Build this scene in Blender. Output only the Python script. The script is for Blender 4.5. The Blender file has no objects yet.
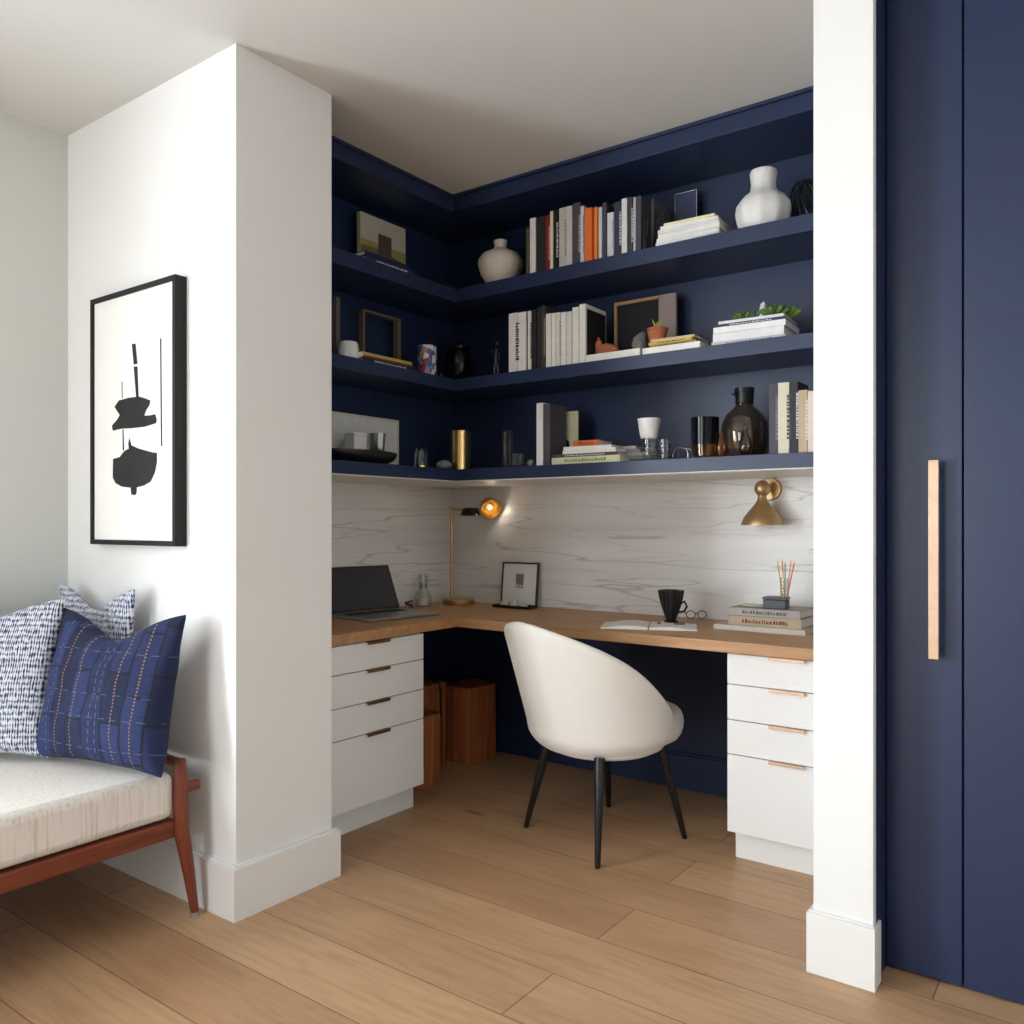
import bpy, bmesh, math, random
from mathutils import Vector, Matrix, noise
random.seed(7)
PI = math.pi
col = bpy.context.scene.collection

# ------------------------------------------------------------------ survey of the place
F, YAW, CY, CH = 838.93, math.radians(36.1865), 523.06, 1.22
SN, CS = math.sin(YAW), math.cos(YAW)
def ray(px, py=CY):
    u = (px-512)/F
    return Vector((-SN+u*CS, CS+u*SN, -(py-CY)/F))
def onY(px, py, Y):
    r = ray(px, py); t = Y/r.y
    return Vector((r.x*t, Y, CH+r.z*t))
def onX(px, py, X):
    r = ray(px, py); t = X/r.x
    return Vector((X, r.y*t, CH+r.z*t))
def onZ(px, py, Z):
    r = ray(px, py); t = (Z-CH)/r.z
    return Vector((r.x*t, r.y*t, Z))
def depth(p): return -p[0]*SN+p[1]*CS
def zt(py, p): return CH-(py-CY)*depth(p)/F
def pw(n, p): return n*depth(p)/F

CEIL = 2.70
PX, PY0, PY1 = -2.215, 1.586, 1.9715          # left pier: right face, front, back
LW = -3.262                                   # left wall of the room
SX, SY = -2.455, 2.922                       # shelf front edges
UX, UY = -2.751, 3.246                       # upper navy back panels
BX, BY = -2.94, 3.469                        # marble splashback
KX, KY = -3.05, 3.585                        # walls under the desk
RX0, RX1, RY = -0.686, -0.533, 2.328         # right pier
S1, S2, S3 = 2.282, 1.873, 1.4638            # shelf tops
S1b, S2b, S3b = 2.222, 1.820, 1.4118
DT, DB = 0.8012, 0.7603                      # desk top
DX, DY = -2.388, 2.8476
DOOR = 2.467

# ------------------------------------------------------------------ materials
def lin(c):
    return tuple(((v/255)/12.92 if v/255 <= .04045 else ((v/255+.055)/1.055)**2.4) for v in c)+(1,)
mats = {}
def new(name):
    m = bpy.data.materials.new(name); m.use_nodes = True
    nt = m.node_tree; b = nt.nodes['Principled BSDF']
    return m, nt, b
def N(nt, t, **kw):
    n = nt.nodes.new(t)
    for k, v in kw.items():
        if k in n.inputs: n.inputs[k].default_value = v
        else: setattr(n, k, v)
    return n
def coords(nt, scale=(1,1,1), loc=(0,0,0), kind='Object'):
    tc = nt.nodes.new('ShaderNodeTexCoord'); mp = nt.nodes.new('ShaderNodeMapping')
    mp.inputs['Scale'].default_value = scale; mp.inputs['Location'].default_value = loc
    nt.links.new(tc.outputs[kind], mp.inputs[0]); return mp.outputs[0]
def ramp(nt, fac, stops):
    r = nt.nodes.new('ShaderNodeValToRGB'); el = r.color_ramp.elements
    while len(el) < len(stops): el.new(.5)
    for e, (p, c) in zip(el, stops):
        e.position = p; e.color = c if len(c) == 4 else tuple(c)+(1,)
    nt.links.new(fac, r.inputs[0]); return r.outputs[0]
def bump(nt, b, h, strength=.2, dist=.002):
    bp = N(nt, 'ShaderNodeBump', Strength=strength, Distance=dist)
    nt.links.new(h, bp.inputs['Height']); nt.links.new(bp.outputs[0], b.inputs['Normal'])
def mix(nt, fac, a, b, mode='MIX'):
    m = nt.nodes.new('ShaderNodeMix'); m.data_type = 'RGBA'; m.blend_type = mode
    for s, v in ((0, fac), (6, a), (7, b)):
        if isinstance(v, bpy.types.NodeSocket): nt.links.new(v, m.inputs[s])
        else: m.inputs[s].default_value = v
    return m.outputs[2]
def P(name, rgb, rough=.5, metal=0, var=.06, scale=30, bmp=.05, spec=.5, trans=0, ior=1.45, coat=0):
    """plain surface with a little procedural variation and bump"""
    if name in mats: return mats[name]
    m, nt, b = new(name)
    c = lin(rgb); co = coords(nt)
    n = N(nt, 'ShaderNodeTexNoise', Scale=scale, Detail=4.0); nt.links.new(co, n.inputs['Vector'])
    lo = tuple(v*(1-var) for v in c[:3])+(1,); hi = tuple(min(1, v*(1+var)) for v in c[:3])+(1,)
    nt.links.new(ramp(nt, n.outputs[0], [(.3, lo), (.7, hi)]), b.inputs['Base Color'])
    b.inputs['Roughness'].default_value = rough; b.inputs['Metallic'].default_value = metal
    b.inputs['Specular IOR Level'].default_value = spec
    b.inputs['Transmission Weight'].default_value = trans; b.inputs['IOR'].default_value = ior
    b.inputs['Coat Weight'].default_value = coat
    if bmp: bump(nt, b, n.outputs[0], bmp, .001)
    mats[name] = m; return m

def m_glass(name, tint, rough=.03, ior=1.45):
    m = bpy.data.materials.new(name); m.use_nodes = True; nt = m.node_tree; nt.nodes.clear()
    out = N(nt, 'ShaderNodeOutputMaterial'); tr = N(nt, 'ShaderNodeBsdfTransparent'); gl = N(nt, 'ShaderNodeBsdfGlossy', Roughness=rough)
    n = N(nt, 'ShaderNodeTexNoise', Scale=9.0); nt.links.new(coords(nt), n.inputs['Vector'])
    lo = tuple(v*.94 for v in tint)+(1,); nt.links.new(ramp(nt, n.outputs[0], [(.3, lo), (.7, tuple(tint)+(1,))]), tr.inputs[0])
    fr = N(nt, 'ShaderNodeLayerWeight', Blend=.22); mx = N(nt, 'ShaderNodeMixShader')
    ad = N(nt, 'ShaderNodeMath', operation='MULTIPLY_ADD'); ad.inputs[1].default_value = .55; ad.inputs[2].default_value = .03
    nt.links.new(fr.outputs['Facing'], ad.inputs[0])
    nt.links.new(ad.outputs[0], mx.inputs[0]); nt.links.new(tr.outputs[0], mx.inputs[1]); nt.links.new(gl.outputs[0], mx.inputs[2]); nt.links.new(mx.outputs[0], out.inputs[0])
    return m
def m_planks():
    m, nt, b = new('oak_floorboards')
    co = coords(nt, (1, 1, 1), (0.4, -2.605+.235*20, 0))
    def brick(c1, c2, mo):
        br = N(nt, 'ShaderNodeTexBrick', Scale=1.0)
        br.offset = .37; br.offset_frequency = 2; br.squash = 1
        for k, v in (('Color1', c1), ('Color2', c2), ('Mortar', mo), ('Mortar Size', .0022), ('Mortar Smooth', .2), ('Bias', 0.0), ('Brick Width', 2.3), ('Row Height', .235)):
            br.inputs[k].default_value = v
        nt.links.new(co, br.inputs['Vector']); return br
    br = brick(lin((200,163,125)), lin((182,143,107)), lin((140,104,74)))
    cg = coords(nt, (1.2, 14, 1))
    g = N(nt, 'ShaderNodeTexNoise', Scale=3.0, Detail=8.0, Roughness=.65, Distortion=.6); nt.links.new(cg, g.inputs['Vector'])
    gr = ramp(nt, g.outputs[0], [(.3, (.74,.70,.66,1)), (.55, (1,1,1,1)), (.8, (1.0,.98,.93,1))])
    c = mix(nt, .75, br.outputs[0], gr, 'MULTIPLY')
    cb = coords(nt, (.9, 2.6, 1))
    bl = N(nt, 'ShaderNodeTexNoise', Scale=1.6, Detail=3.0); nt.links.new(cb, bl.inputs['Vector'])
    c = mix(nt, .55, c, ramp(nt, bl.outputs[0], [(.32, (.80,.76,.72,1)), (.6, (1,1,1,1))]), 'MULTIPLY')
    # knots
    ck = coords(nt, (.55, 1.9, 1), (.3, .2, 0))
    k = N(nt, 'ShaderNodeTexVoronoi', Scale=1.7); nt.links.new(ck, k.inputs['Vector'])
    c = mix(nt, ramp(nt, k.outputs[0], [(.015, (.7,.7,.7,1)), (.075, (0,0,0,1))]), c, lin((84,58,40)))
    nt.links.new(c, b.inputs['Base Color'])
    b.inputs['Roughness'].default_value = .42; b.inputs['Specular IOR Level'].default_value = .4
    mm = N(nt, 'ShaderNodeMath', operation='MULTIPLY'); mm.inputs[1].default_value = -1.0
    nt.links.new(br.outputs['Fac'], mm.inputs[0])
    ad = N(nt, 'ShaderNodeMath', operation='MULTIPLY_ADD'); ad.inputs[1].default_value = .25
    nt.links.new(g.outputs[0], ad.inputs[0]); nt.links.new(mm.outputs[0], ad.inputs[2])
    bump(nt, b, ad.outputs[0], .35, .002)
    return m
def m_wood(name, c1, c2, axis='X', rough=.45, sc=1):
    m, nt, b = new(name)
    s = {'X': (2, 26, 26), 'Y': (26, 2, 26), 'Z': (26, 26, 2)}[axis]
    co = coords(nt, tuple(v*sc for v in s))
    g = N(nt, 'ShaderNodeTexNoise', Scale=1.6, Detail=8.0, Roughness=.6, Distortion=.8); nt.links.new(co, g.inputs['Vector'])
    nt.links.new(ramp(nt, g.outputs[0], [(.3, lin(c1)), (.7, lin(c2))]), b.inputs['Base Color'])
    b.inputs['Roughness'].default_value = rough
    bump(nt, b, g.outputs[0], .15, .001); return m
def m_marble():
    m, nt, b = new('veined_marble')
    base = lin((234,232,228)); c = base
    def vein(scale, seed, width, colr, amt, dist=1.2):
        nonlocal c
        co = coords(nt, scale, seed)
        n = N(nt, 'ShaderNodeTexNoise', Scale=1.0, Detail=3.0, Roughness=.5, Distortion=dist); nt.links.new(co, n.inputs['Vector'])
        s = N(nt, 'ShaderNodeMath', operation='SUBTRACT'); s.inputs[1].default_value = .5; nt.links.new(n.outputs[0], s.inputs[0])
        a = N(nt, 'ShaderNodeMath', operation='ABSOLUTE'); nt.links.new(s.outputs[0], a.inputs[0])
        f = ramp(nt, a.outputs[0], [(0, (amt,amt,amt,1)), (width, (0,0,0,1))])
        c = mix(nt, f, c, lin(colr))
    co = coords(nt, (.6, .6, 7))
    n = N(nt, 'ShaderNodeTexNoise', Scale=1.0, Detail=4.0, Distortion=.5); nt.links.new(co, n.inputs['Vector'])
    c = mix(nt, ramp(nt, n.outputs[0], [(.4, (0,0,0,1)), (.75, (.7,.7,.7,1))]), c, lin((214,209,203)))
    vein((.45,.45,6.5), (3.1,1.0,2.0), .008, (160,146,136), .55, .12)
    vein((.6,.6,12), (8.1,4.0,5.0), .010, (190,181,173), .35, .1)
    nt.links.new(c, b.inputs['Base Color']); b.inputs['Roughness'].default_value = .3
    return m
def m_paint(name, rgb, rough=.6, bmp=.04):
    return P(name, rgb, rough, 0, .006, 6, bmp*.3, .35)
def m_navy():
    return P('navy_lacquer', (35,48,79), .40, 0, .03, 4, .01, .5)
def m_boucle():
    m, nt, b = new('cream_boucle')
    co = coords(nt)
    v = N(nt, 'ShaderNodeTexVoronoi', Scale=330.0); nt.links.new(co, v.inputs['Vector'])
    nt.links.new(ramp(nt, v.outputs[0], [(.0, lin((240,236,229))), (.8, lin((230,224,215)))]), b.inputs['Base Color'])
    b.inputs['Roughness'].default_value = .95; b.inputs['Sheen Weight'].default_value = .3
    bump(nt, b, v.outputs[0], .15, .001); return m
def m_mattress():
    m, nt, b = new('striated_oatmeal_fabric')
    co = coords(nt, (140, 140, 6))
    n = N(nt, 'ShaderNodeTexNoise', Scale=1.0, Detail=3.0); nt.links.new(co, n.inputs['Vector'])
    nt.links.new(ramp(nt, n.outputs[0], [(.3, lin((212,203,190))), (.5, lin((234,228,219)))]), b.inputs['Base Color'])
    b.inputs['Roughness'].default_value = .95; b.inputs['Sheen Weight'].default_value = .2
    bump(nt, b, n.outputs[0], .4, .002); return m
def m_woven():
    m, nt, b = new('blue_white_woven')
    co = coords(nt)
    nz = N(nt, 'ShaderNodeTexNoise', Scale=14.0, Detail=2.0); nt.links.new(co, nz.inputs['Vector'])
    w1 = N(nt, 'ShaderNodeTexWave', Scale=44.0, Distortion=2.0); w1.bands_direction = 'X'
    w1.inputs['Detail'].default_value = 2; w1.inputs['Detail Scale'].default_value = 2
    nt.links.new(co, w1.inputs['Vector'])
    w2 = N(nt, 'ShaderNodeTexWave', Scale=17.0, Distortion=3.0); w2.bands_direction = 'Z'
    w2.inputs['Detail'].default_value = 2; w2.inputs['Detail Scale'].default_value = 3
    nt.links.new(co, w2.inputs['Vector'])
    n2 = N(nt, 'ShaderNodeTexNoise', Scale=1.0, Detail=2.0); nt.links.new(coords(nt, (190, 1, 38)), n2.inputs['Vector'])
    a = N(nt, 'ShaderNodeMath', operation='MULTIPLY_ADD'); a.inputs[1].default_value = .18
    nt.links.new(w2.outputs['Fac'], a.inputs[0])
    c0 = N(nt, 'ShaderNodeMath', operation='MULTIPLY'); c0.inputs[1].default_value = .24; nt.links.new(w1.outputs['Fac'], c0.inputs[0])
    nt.links.new(c0.outputs[0], a.inputs[2])
    a2 = N(nt, 'ShaderNodeMath', operation='MULTIPLY_ADD'); a2.inputs[1].default_value = .9
    nt.links.new(n2.outputs[0], a2.inputs[0]); nt.links.new(a.outputs[0], a2.inputs[2])
    nt.links.new(ramp(nt, a2.outputs[0], [(.50, lin((38,46,76))), (.63, lin((140,148,172))), (.74, lin((216,217,222)))]), b.inputs['Base Color'])
    b.inputs['Roughness'].default_value = .95
    bump(nt, b, a2.outputs[0], .4, .003); return m
def m_patch():
    m, nt, b = new('indigo_patchwork')
    co = coords(nt, (1,1,1), (3,0,3))
    wn = N(nt, 'ShaderNodeTexNoise', Scale=7.0, Detail=2.0); nt.links.new(co, wn.inputs['Vector'])
    va = N(nt, 'ShaderNodeVectorMath', operation='MULTIPLY_ADD'); va.inputs[1].default_value = (.018,.018,.018); nt.links.new(wn.outputs[1], va.inputs[0])
    vb = N(nt, 'ShaderNodeVectorMath', operation='SUBTRACT'); vb.inputs[1].default_value = (.009,.009,.009); nt.links.new(co, va.inputs[2]); nt.links.new(va.outputs[0], vb.inputs[0])
    sx = nt.nodes.new('ShaderNodeSeparateXYZ'); nt.links.new(vb.outputs[0], sx.inputs[0])
    br = N(nt, 'ShaderNodeTexBrick', Scale=1.0); br.offset = .43; br.squash = 1.3
    cz = nt.nodes.new('ShaderNodeCombineXYZ'); nt.links.new(sx.outputs[2], cz.inputs[0]); nt.links.new(sx.outputs[0], cz.inputs[1])
    for k, v in (('Color1', lin((20,27,58))), ('Color2', lin((36,49,92))), ('Mortar', lin((18,23,46))), ('Mortar Size', .004), ('Brick Width', .15), ('Row Height', .075)):
        br.inputs[k].default_value = v
    nt.links.new(cz.outputs[0], br.inputs['Vector'])
    c = br.outputs[0]
    n = N(nt, 'ShaderNodeTexNoise', Scale=1.0, Detail=3.0); nt.links.new(coords(nt, (30,1,200)), n.inputs['Vector'])
    c = mix(nt, .6, c, ramp(nt, n.outputs[0], [(.35, (.6,.62,.7,1)), (.65, (1.15,1.15,1.2,1))]), 'MULTIPLY')
    def stripe(pos, width, colr, dash, axis=0, amt=1):
        nonlocal c
        s = N(nt, 'ShaderNodeMath', operation='SUBTRACT'); s.inputs[1].default_value = pos+3; nt.links.new(sx.outputs[axis], s.inputs[0])
        ab = N(nt, 'ShaderNodeMath', operation='ABSOLUTE'); nt.links.new(s.outputs[0], ab.inputs[0])
        lt = N(nt, 'ShaderNodeMath', operation='LESS_THAN'); lt.inputs[1].default_value = width; nt.links.new(ab.outputs[0], lt.inputs[0])
        f = N(nt, 'ShaderNodeMath', operation='FRACT')
        q = N(nt, 'ShaderNodeMath', operation='MULTIPLY'); q.inputs[1].default_value = dash; nt.links.new(sx.outputs[2-axis], q.inputs[0]); nt.links.new(q.outputs[0], f.inputs[0])
        g = N(nt, 'ShaderNodeMath', operation='GREATER_THAN'); g.inputs[1].default_value = .45; nt.links.new(f.outputs[0], g.inputs[0])
        pr = N(nt, 'ShaderNodeMath', operation='MULTIPLY'); nt.links.new(lt.outputs[0], pr.inputs[0]); nt.links.new(g.outputs[0], pr.inputs[1])
        pr2 = N(nt, 'ShaderNodeMath', operation='MULTIPLY'); pr2.inputs[1].default_value = amt; nt.links.new(pr.outputs[0], pr2.inputs[0])
        c = mix(nt, pr2.outputs[0], c, lin(colr))
    for x in (-.125, -.055, .115, .185): stripe(x, .0024, (132,104,70), 95)
    for x in (-.175, .03, .055): stripe(x, .0010, (130,142,176), 40, 0, .55)
    for z in (.36, .23, .16, .07): stripe(z, .0010, (110,122,160), 22, 2, .5)
    nt.links.new(c, b.inputs['Base Color']); b.inputs['Roughness'].default_value = .9
    bump(nt, b, n.outputs[0], .3, .002); return m

M = dict(
  room=m_paint('grey_room_paint', (150,150,148)),
  floor=m_planks(), desk=m_wood('oak_desktop', (166,120,76), (196,150,104), 'X'), marble=m_marble(),
  wall=m_paint('white_wall_paint', (236,236,234)), ceil=m_paint('ceiling_paint', (212,211,207), .8),
  greywall=m_paint('soft_grey_wall_paint', (212,213,208)), trim=m_paint('white_trim_paint', (235,234,230), .45),
  navy=m_navy(), cab=m_paint('white_cabinet_lacquer', (238,237,234), .35), boucle=m_boucle(), mattress=m_mattress(),
  woven=m_woven(), patch=m_patch(), walnut=m_wood('red_walnut', (92,38,20), (138,66,38), 'Y', .35),
  walnutz=m_wood('red_walnut_leg', (92,38,20), (138,66,38), 'Z', .35),
  stump=m_wood('reddish_rough_timber', (120,62,30), (196,118,66), 'Z', .6, .5), black=P('black_paint', (18,18,20), .35), blackmatt=P('black_matt', (20,20,22), .7),
  brass=P('aged_brass', (196,166,122), .42, 1, .08, 12), bronze=P('bronze_pull', (150,118,86), .35, 1, .1, 30), pull=P('brushed_champagne_brass', (196,168,144), .5, 1, .08, 30), gold=P('polished_gold', (226,190,124), .22, 1),
  white=P('white_ceramic', (232,230,226), .4), cream=P('cream_ceramic', (214,204,190), .6, bmp=.2), paper=P('book_pages', (236,232,222), .85, 0, .08, 200, .2),
  silver=P('silver_metal', (196,196,198), .25, 1), grey=P('grey_stone', (142,138,132), .8, 0, .2, 20, .4),
  terracotta=P('terracotta', (176,104,72), .8, 0, .12, 20, .3), green=P('succulent_green', (84,118,56), .5, 0, .3, 20, .1), lime=P('yellow_green_leaf', (176,190,70), .5, 0, .2, 20),
  glass=m_glass('clear_glass', (.975,.985,.985)), smoke=m_glass('smoky_brown_glass', (.84,.775,.69)),
  amber=m_glass('amber_glass', (.92,.72,.50)), smokeblack=P('black_glass', (16,16,22), .08, 0, .1, 5, 0, .6, .2, 1.3),
  screen=P('laptop_screen', (62,63,66), .3), alu=P('laptop_aluminium', (176,174,172), .35, 1), keys=P('laptop_keys', (60,58,58), .6),
  woodlight=m_wood('pale_wood_frame', (176,138,98), (206,170,128), 'X', .5), inks=P('ink_black', (40,40,41), .9, 0, .25, 12), artpaper=P('art_paper', (240,239,235), .85, 0, .006, 30, .0),
  darkframe=P('dark_wood_frame', (64,50,38), .4), figgrey=P('dark_pewter', (70,70,76), .35, .8), wire=P('dark_wire', (50,56,60), .4, .6))
def C(r, g, b, rough=.6): return P('cloth_%d_%d_%d' % (r,g,b), (r,g,b), rough)

# ------------------------------------------------------------------ mesh building
class G:
    def __init__(s): s.bm = bmesh.new()
    def box(s, x0, x1, y0, y1, z0, z1, mtx=None):
        v = [s.bm.verts.new(Vector((x, y, z)) if mtx is None else mtx @ Vector((x, y, z))) for x in (x0,x1) for y in (y0,y1) for z in (z0,z1)]
        for f in ((0,1,3,2),(4,6,7,5),(0,4,5,1),(2,3,7,6),(0,2,6,4),(1,5,7,3)): s.bm.faces.new([v[i] for i in f])
        return s
    def prism(s, pts, z0, z1, mtx=None):
        """polygon in XY extruded along Z"""
        T = (lambda p: mtx @ p) if mtx else (lambda p: p)
        a = [s.bm.verts.new(T(Vector((x, y, z0)))) for x, y in pts]; b = [s.bm.verts.new(T(Vector((x, y, z1)))) for x, y in pts]
        n = len(pts)
        s.bm.faces.new(a[::-1]); s.bm.faces.new(b)
        for i in range(n): s.bm.faces.new((a[i], a[(i+1)%n], b[(i+1)%n], b[i]))
        return s
    def rings(s, rings, cap0=True, cap1=True, closed=True):
        rows = [[s.bm.verts.new(p) for p in r] for r in rings]
        for a, b in zip(rows, rows[1:]):
            n = len(a)
            for i in range(n if closed else n-1):
                s.bm.faces.new((a[i], a[(i+1)%n], b[(i+1)%n], b[i]))
        if cap0: s.bm.faces.new(rows[0][::-1])
        if cap1: s.bm.faces.new(rows[-1])
        return s
    def lathe(s, prof, n=32, c=(0,0,0), rfun=None, cap0=True, cap1=True, mtx=None):
        R = []
        for r, z in prof:
            ring = []
            for i in range(n):
                a = 2*PI*i/n; q = max(r, 1e-4)*(rfun(a, z) if rfun else 1)
                p = Vector((c[0]+q*math.cos(a), c[1]+q*math.sin(a), c[2]+z)); ring.append(mtx @ p if mtx else p)
            R.append(ring)
        return s.rings(R, cap0, cap1)
    def tube(s, pts, r, n=10, cap=True):
        pts = [Vector(p) for p in pts]; R = []
        rr = r if isinstance(r, (list, tuple)) else [r]*len(pts)
        up = None
        for i, p in enumerate(pts):
            d = (pts[min(i+1, len(pts)-1)]-pts[max(i-1, 0)]).normalized()
            if up is None: up = d.orthogonal().normalized()
            up = (up-d*up.dot(d)).normalized(); w = d.cross(up)
            R.append([p+(up*math.cos(2*PI*k/n)+w*math.sin(2*PI*k/n))*rr[i] for k in range(n)])
        return s.rings(R, cap, cap)
    def ball(s, c, rx, ry=None, rz=None, n=14, m=9, disp=0, seed=0):
        ry = ry or rx; rz = rz or rx; c = Vector(c); R = []
        for j in range(m+1):
            t = PI*min(max(j/m, .02), .98); ring = []
            for i in range(n):
                a = 2*PI*i/n
                d = Vector((math.sin(t)*math.cos(a), math.sin(t)*math.sin(a), -math.cos(t)))
                k = 1+disp*noise.noise(d*1.7+Vector((seed, seed*2, 3))) if disp else 1
                ring.append(c+Vector((d.x*rx, d.y*ry, d.z*rz))*k)
            R.append(ring)
        return s.rings(R)

def finish(name, g, mat, parent=None, loc=None, rot=None, smooth=35, bevel=0, subsurf=0, solid=0):
    bm = g.bm if isinstance(g, G) else g
    bmesh.ops.recalc_face_normals(bm, faces=bm.faces)
    if parent is None and loc is None:         # origin at the base of a thing built in place
        vs = [v.co for v in bm.verts]
        loc = Vector(((min(v.x for v in vs)+max(v.x for v in vs))/2, (min(v.y for v in vs)+max(v.y for v in vs))/2, min(v.z for v in vs)))
        for v in bm.verts: v.co -= loc
    lim = math.radians(smooth)
    for e in bm.edges:
        if len(e.link_faces) == 2: e.smooth = e.calc_face_angle(0) < lim
    for f in bm.faces: f.smooth = True
    me = bpy.data.meshes.new(name); bm.to_mesh(me); bm.free(); me.materials.append(mat)
    o = bpy.data.objects.new(name, me); col.objects.link(o)
    if parent: o.parent = parent
    if loc is not None: o.location = loc
    if rot is not None: o.rotation_euler = rot
    if solid:
        md = o.modifiers.new('solid', 'SOLIDIFY'); md.thickness = solid; md.offset = 1
    if bevel:
        md = o.modifiers.new('bevel', 'BEVEL'); md.width = bevel; md.segments = 3; md.limit_method = 'ANGLE'; md.angle_limit = math.radians(40)
    if subsurf:
        md = o.modifiers.new('sub', 'SUBSURF'); md.levels = md.render_levels = subsurf
    return o
def tag(o, label, cat, group=None):
    o['label'] = label; o['category'] = cat
    if group: o['group'] = group
    return o
def thing(name, label, cat, loc=(0,0,0), rz=0, group=None):
    o = bpy.data.objects.new(name, None); col.objects.link(o); o.empty_display_size = .05
    o.location = loc; o.rotation_euler = (0,0,rz)
    return tag(o, label, cat, group)
def struct(name, g, mat, bevel=0, parent=None, loc=None):
    o = finish(name, g, mat, parent, loc, bevel=bevel)
    if not parent: o['kind'] = 'structure'
    return o

# ------------------------------------------------------------------ the room shell
struct('floor', G().box(-3.3, 2.7, -3.7, 3.7, -.05, 0), M['floor'], loc=(0,0,0))
struct('ceiling', G().box(-3.3, 2.7, -3.7, 3.7, CEIL, CEIL+.1), M['ceil'], loc=(0,0,0))
# left wall with two tall windows behind the viewer
def wall_with_openings(a0, a1, openings, make):
    g = G(); p = a0
    for o0, o1, z0, z1 in openings:
        make(g, p, o0, 0, CEIL); make(g, o0, o1, 0, z0); make(g, o0, o1, z1, CEIL); p = o1
    make(g, p, a1, 0, CEIL); return g
WL = [(-2.9, -1.75, .35, 2.35), (-1.45, -.3, .35, 2.35)]
struct('wall_left', wall_with_openings(-3.6, PY0, WL, lambda g,a,b,z0,z1: g.box(LW-.12, LW, a, b, z0, z1) if b > a and z1 > z0 else 0), M['greywall'])
WB = [(-2.6, -1.1, .35, 2.35)]
struct('wall_rear', wall_with_openings(LW, 2.6, WB, lambda g,a,b,z0,z1: g.box(a, b, -3.6, -3.5, z0, z1) if b > a and z1 > z0 else 0), M['room'])
WR_FILL = [(-.2, 1.6, .35, 2.35)]  # invented unseen window, added to fill the alcove from the right
struct('wall_right', wall_with_openings(-3.5, DOOR, WR_FILL, lambda g,a,b,z0,z1: g.box(2.5, 2.6, a, b, z0, z1) if b > a and z1 > z0 else 0), M['wall'])
def window(n, axis, o):
    a0, a1, z0, z1 = o; g = G(); t = .05
    bars = [(a0,a0+t,z0,z1),(a1-t,a1,z0,z1),(a0,a1,z0,z0+t),(a0,a1,z1-t,z1),((a0+a1)/2-.015,(a0+a1)/2+.015,z0,z1),(a0,a1,(z0+z1)/2-.015,(z0+z1)/2+.015)]
    for b0,b1,c0,c1 in bars:
        if axis == 'X': g.box(LW-.09, LW-.03, b0, b1, c0, c1)
        elif axis == 'R': g.box(2.53, 2.59, b0, b1, c0, c1)
        else: g.box(b0, b1, -3.58, -3.52, c0, c1)
    struct('window_%d' % n, g, M['trim'])
window(1, 'X', WL[0]); window(2, 'X', WL[1]); window(3, 'Y', WB[0]); window(4, 'R', WR_FILL[0])  # the last one frames the added fill opening on the right

struct('wall_left_pier', G().box(LW-.1, PX, PY0, PY1, 0, CEIL), M['wall'])
bb = .022
g = G().box(LW, PX, PY0-bb, PY0, 0, .16).box(PX, PX+bb, PY0-bb, PY1+bb, 0, .16).box(LW, PX, PY0-bb*.6, PY0, .16, .166).box(PX, PX+bb*.6, PY0-bb*.6, PY1+bb*.6, .16, .166)
struct('baseboard_left_pier', g, M['trim'])
struct('baseboard_left', G().box(LW, LW+bb, -3.5, PY0-bb, 0, .166), M['trim'], .002)
struct('wall_right_pier', G().box(RX0, RX1, RY, RY+.03, 0, CEIL).box(RX0, RX1-.008, RY+.03, 3.7, 0, CEIL), M['wall'])
struct('trim_3', G().box(RX1-.0078, RX1, RY+.0302, DOOR+.06, 0, CEIL), M['navy'])
xb0, xb1, yb = -.7014, -.525, 2.3128
g = G().box(xb0, xb1, yb, RY, 0, .163).box(xb0, RX0, RY, 2.50, 0, .163).box(RX1, xb1, RY, RY+.055, 0, .163)
g.box(xb0+.005, xb1-.004, yb+.006, RY, .163, .169).box(xb0+.005, RX0, RY, 2.50, .163, .169)
struct('baseboard_right_pier', g, M['trim'], .002)
# alcove walls: navy under the desk, marble above it, navy panels behind the shelves
struct('wall_back', G().box(KX, RX0, KY, KY+.1, 0, DB).box(BX, RX0, BY+.012, KY+.1, DB, S3b).box(UX, RX0, UY, KY+.1, S3b, CEIL), M['navy'])
struct('wall_alcove_left', G().box(KX-.1, KX, PY1, KY+.1, 0, DB).box(KX-.1, BX-.012, PY1, KY+.1, DB, S3b).box(KX-.1, UX, PY1, KY+.1, S3b, CEIL), M['navy'])
struct('trim_1', G().box(BX, RX0, BY, BY+.012, DT, S3b).box(BX-.012, BX, PY1, BY+.012, DT, S3b), M['marble'], loc=(0,0,0))
struct('trim_4', G().prism([(BX+.001,PY1+.001),(SX-.004,PY1+.001),(SX-.004,SY+.004),(RX0-.001,SY+.004),(RX0-.001,BY-.001),(BX+.001,BY-.001)], S3b-.004, S3b-.0002), M['trim'])
struct('baseboard_back', G().box(KX, RX0, KY-.016, KY, 0, .155).box(KX, RX0, KY-.010, KY, .155, .167), M['navy'], .002)
# crown fascia under the ceiling, stepped
cx, cy = -2.455, 2.9026
def ell(x, y, z0, z1, xi=UX, yi=UY, xr=RX0, g=None):
    return (g or G()).prism([(xi,PY1),(x,PY1),(x,y),(xr,y),(xr,yi),(xi,yi)], z0, z1)
g = ell(cx, cy, 2.625, CEIL-.012); ell(cx+.012, cy-.012, CEIL-.012, CEIL, g=g)
struct('trim_2', g, M['navy'], .0015)
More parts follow.
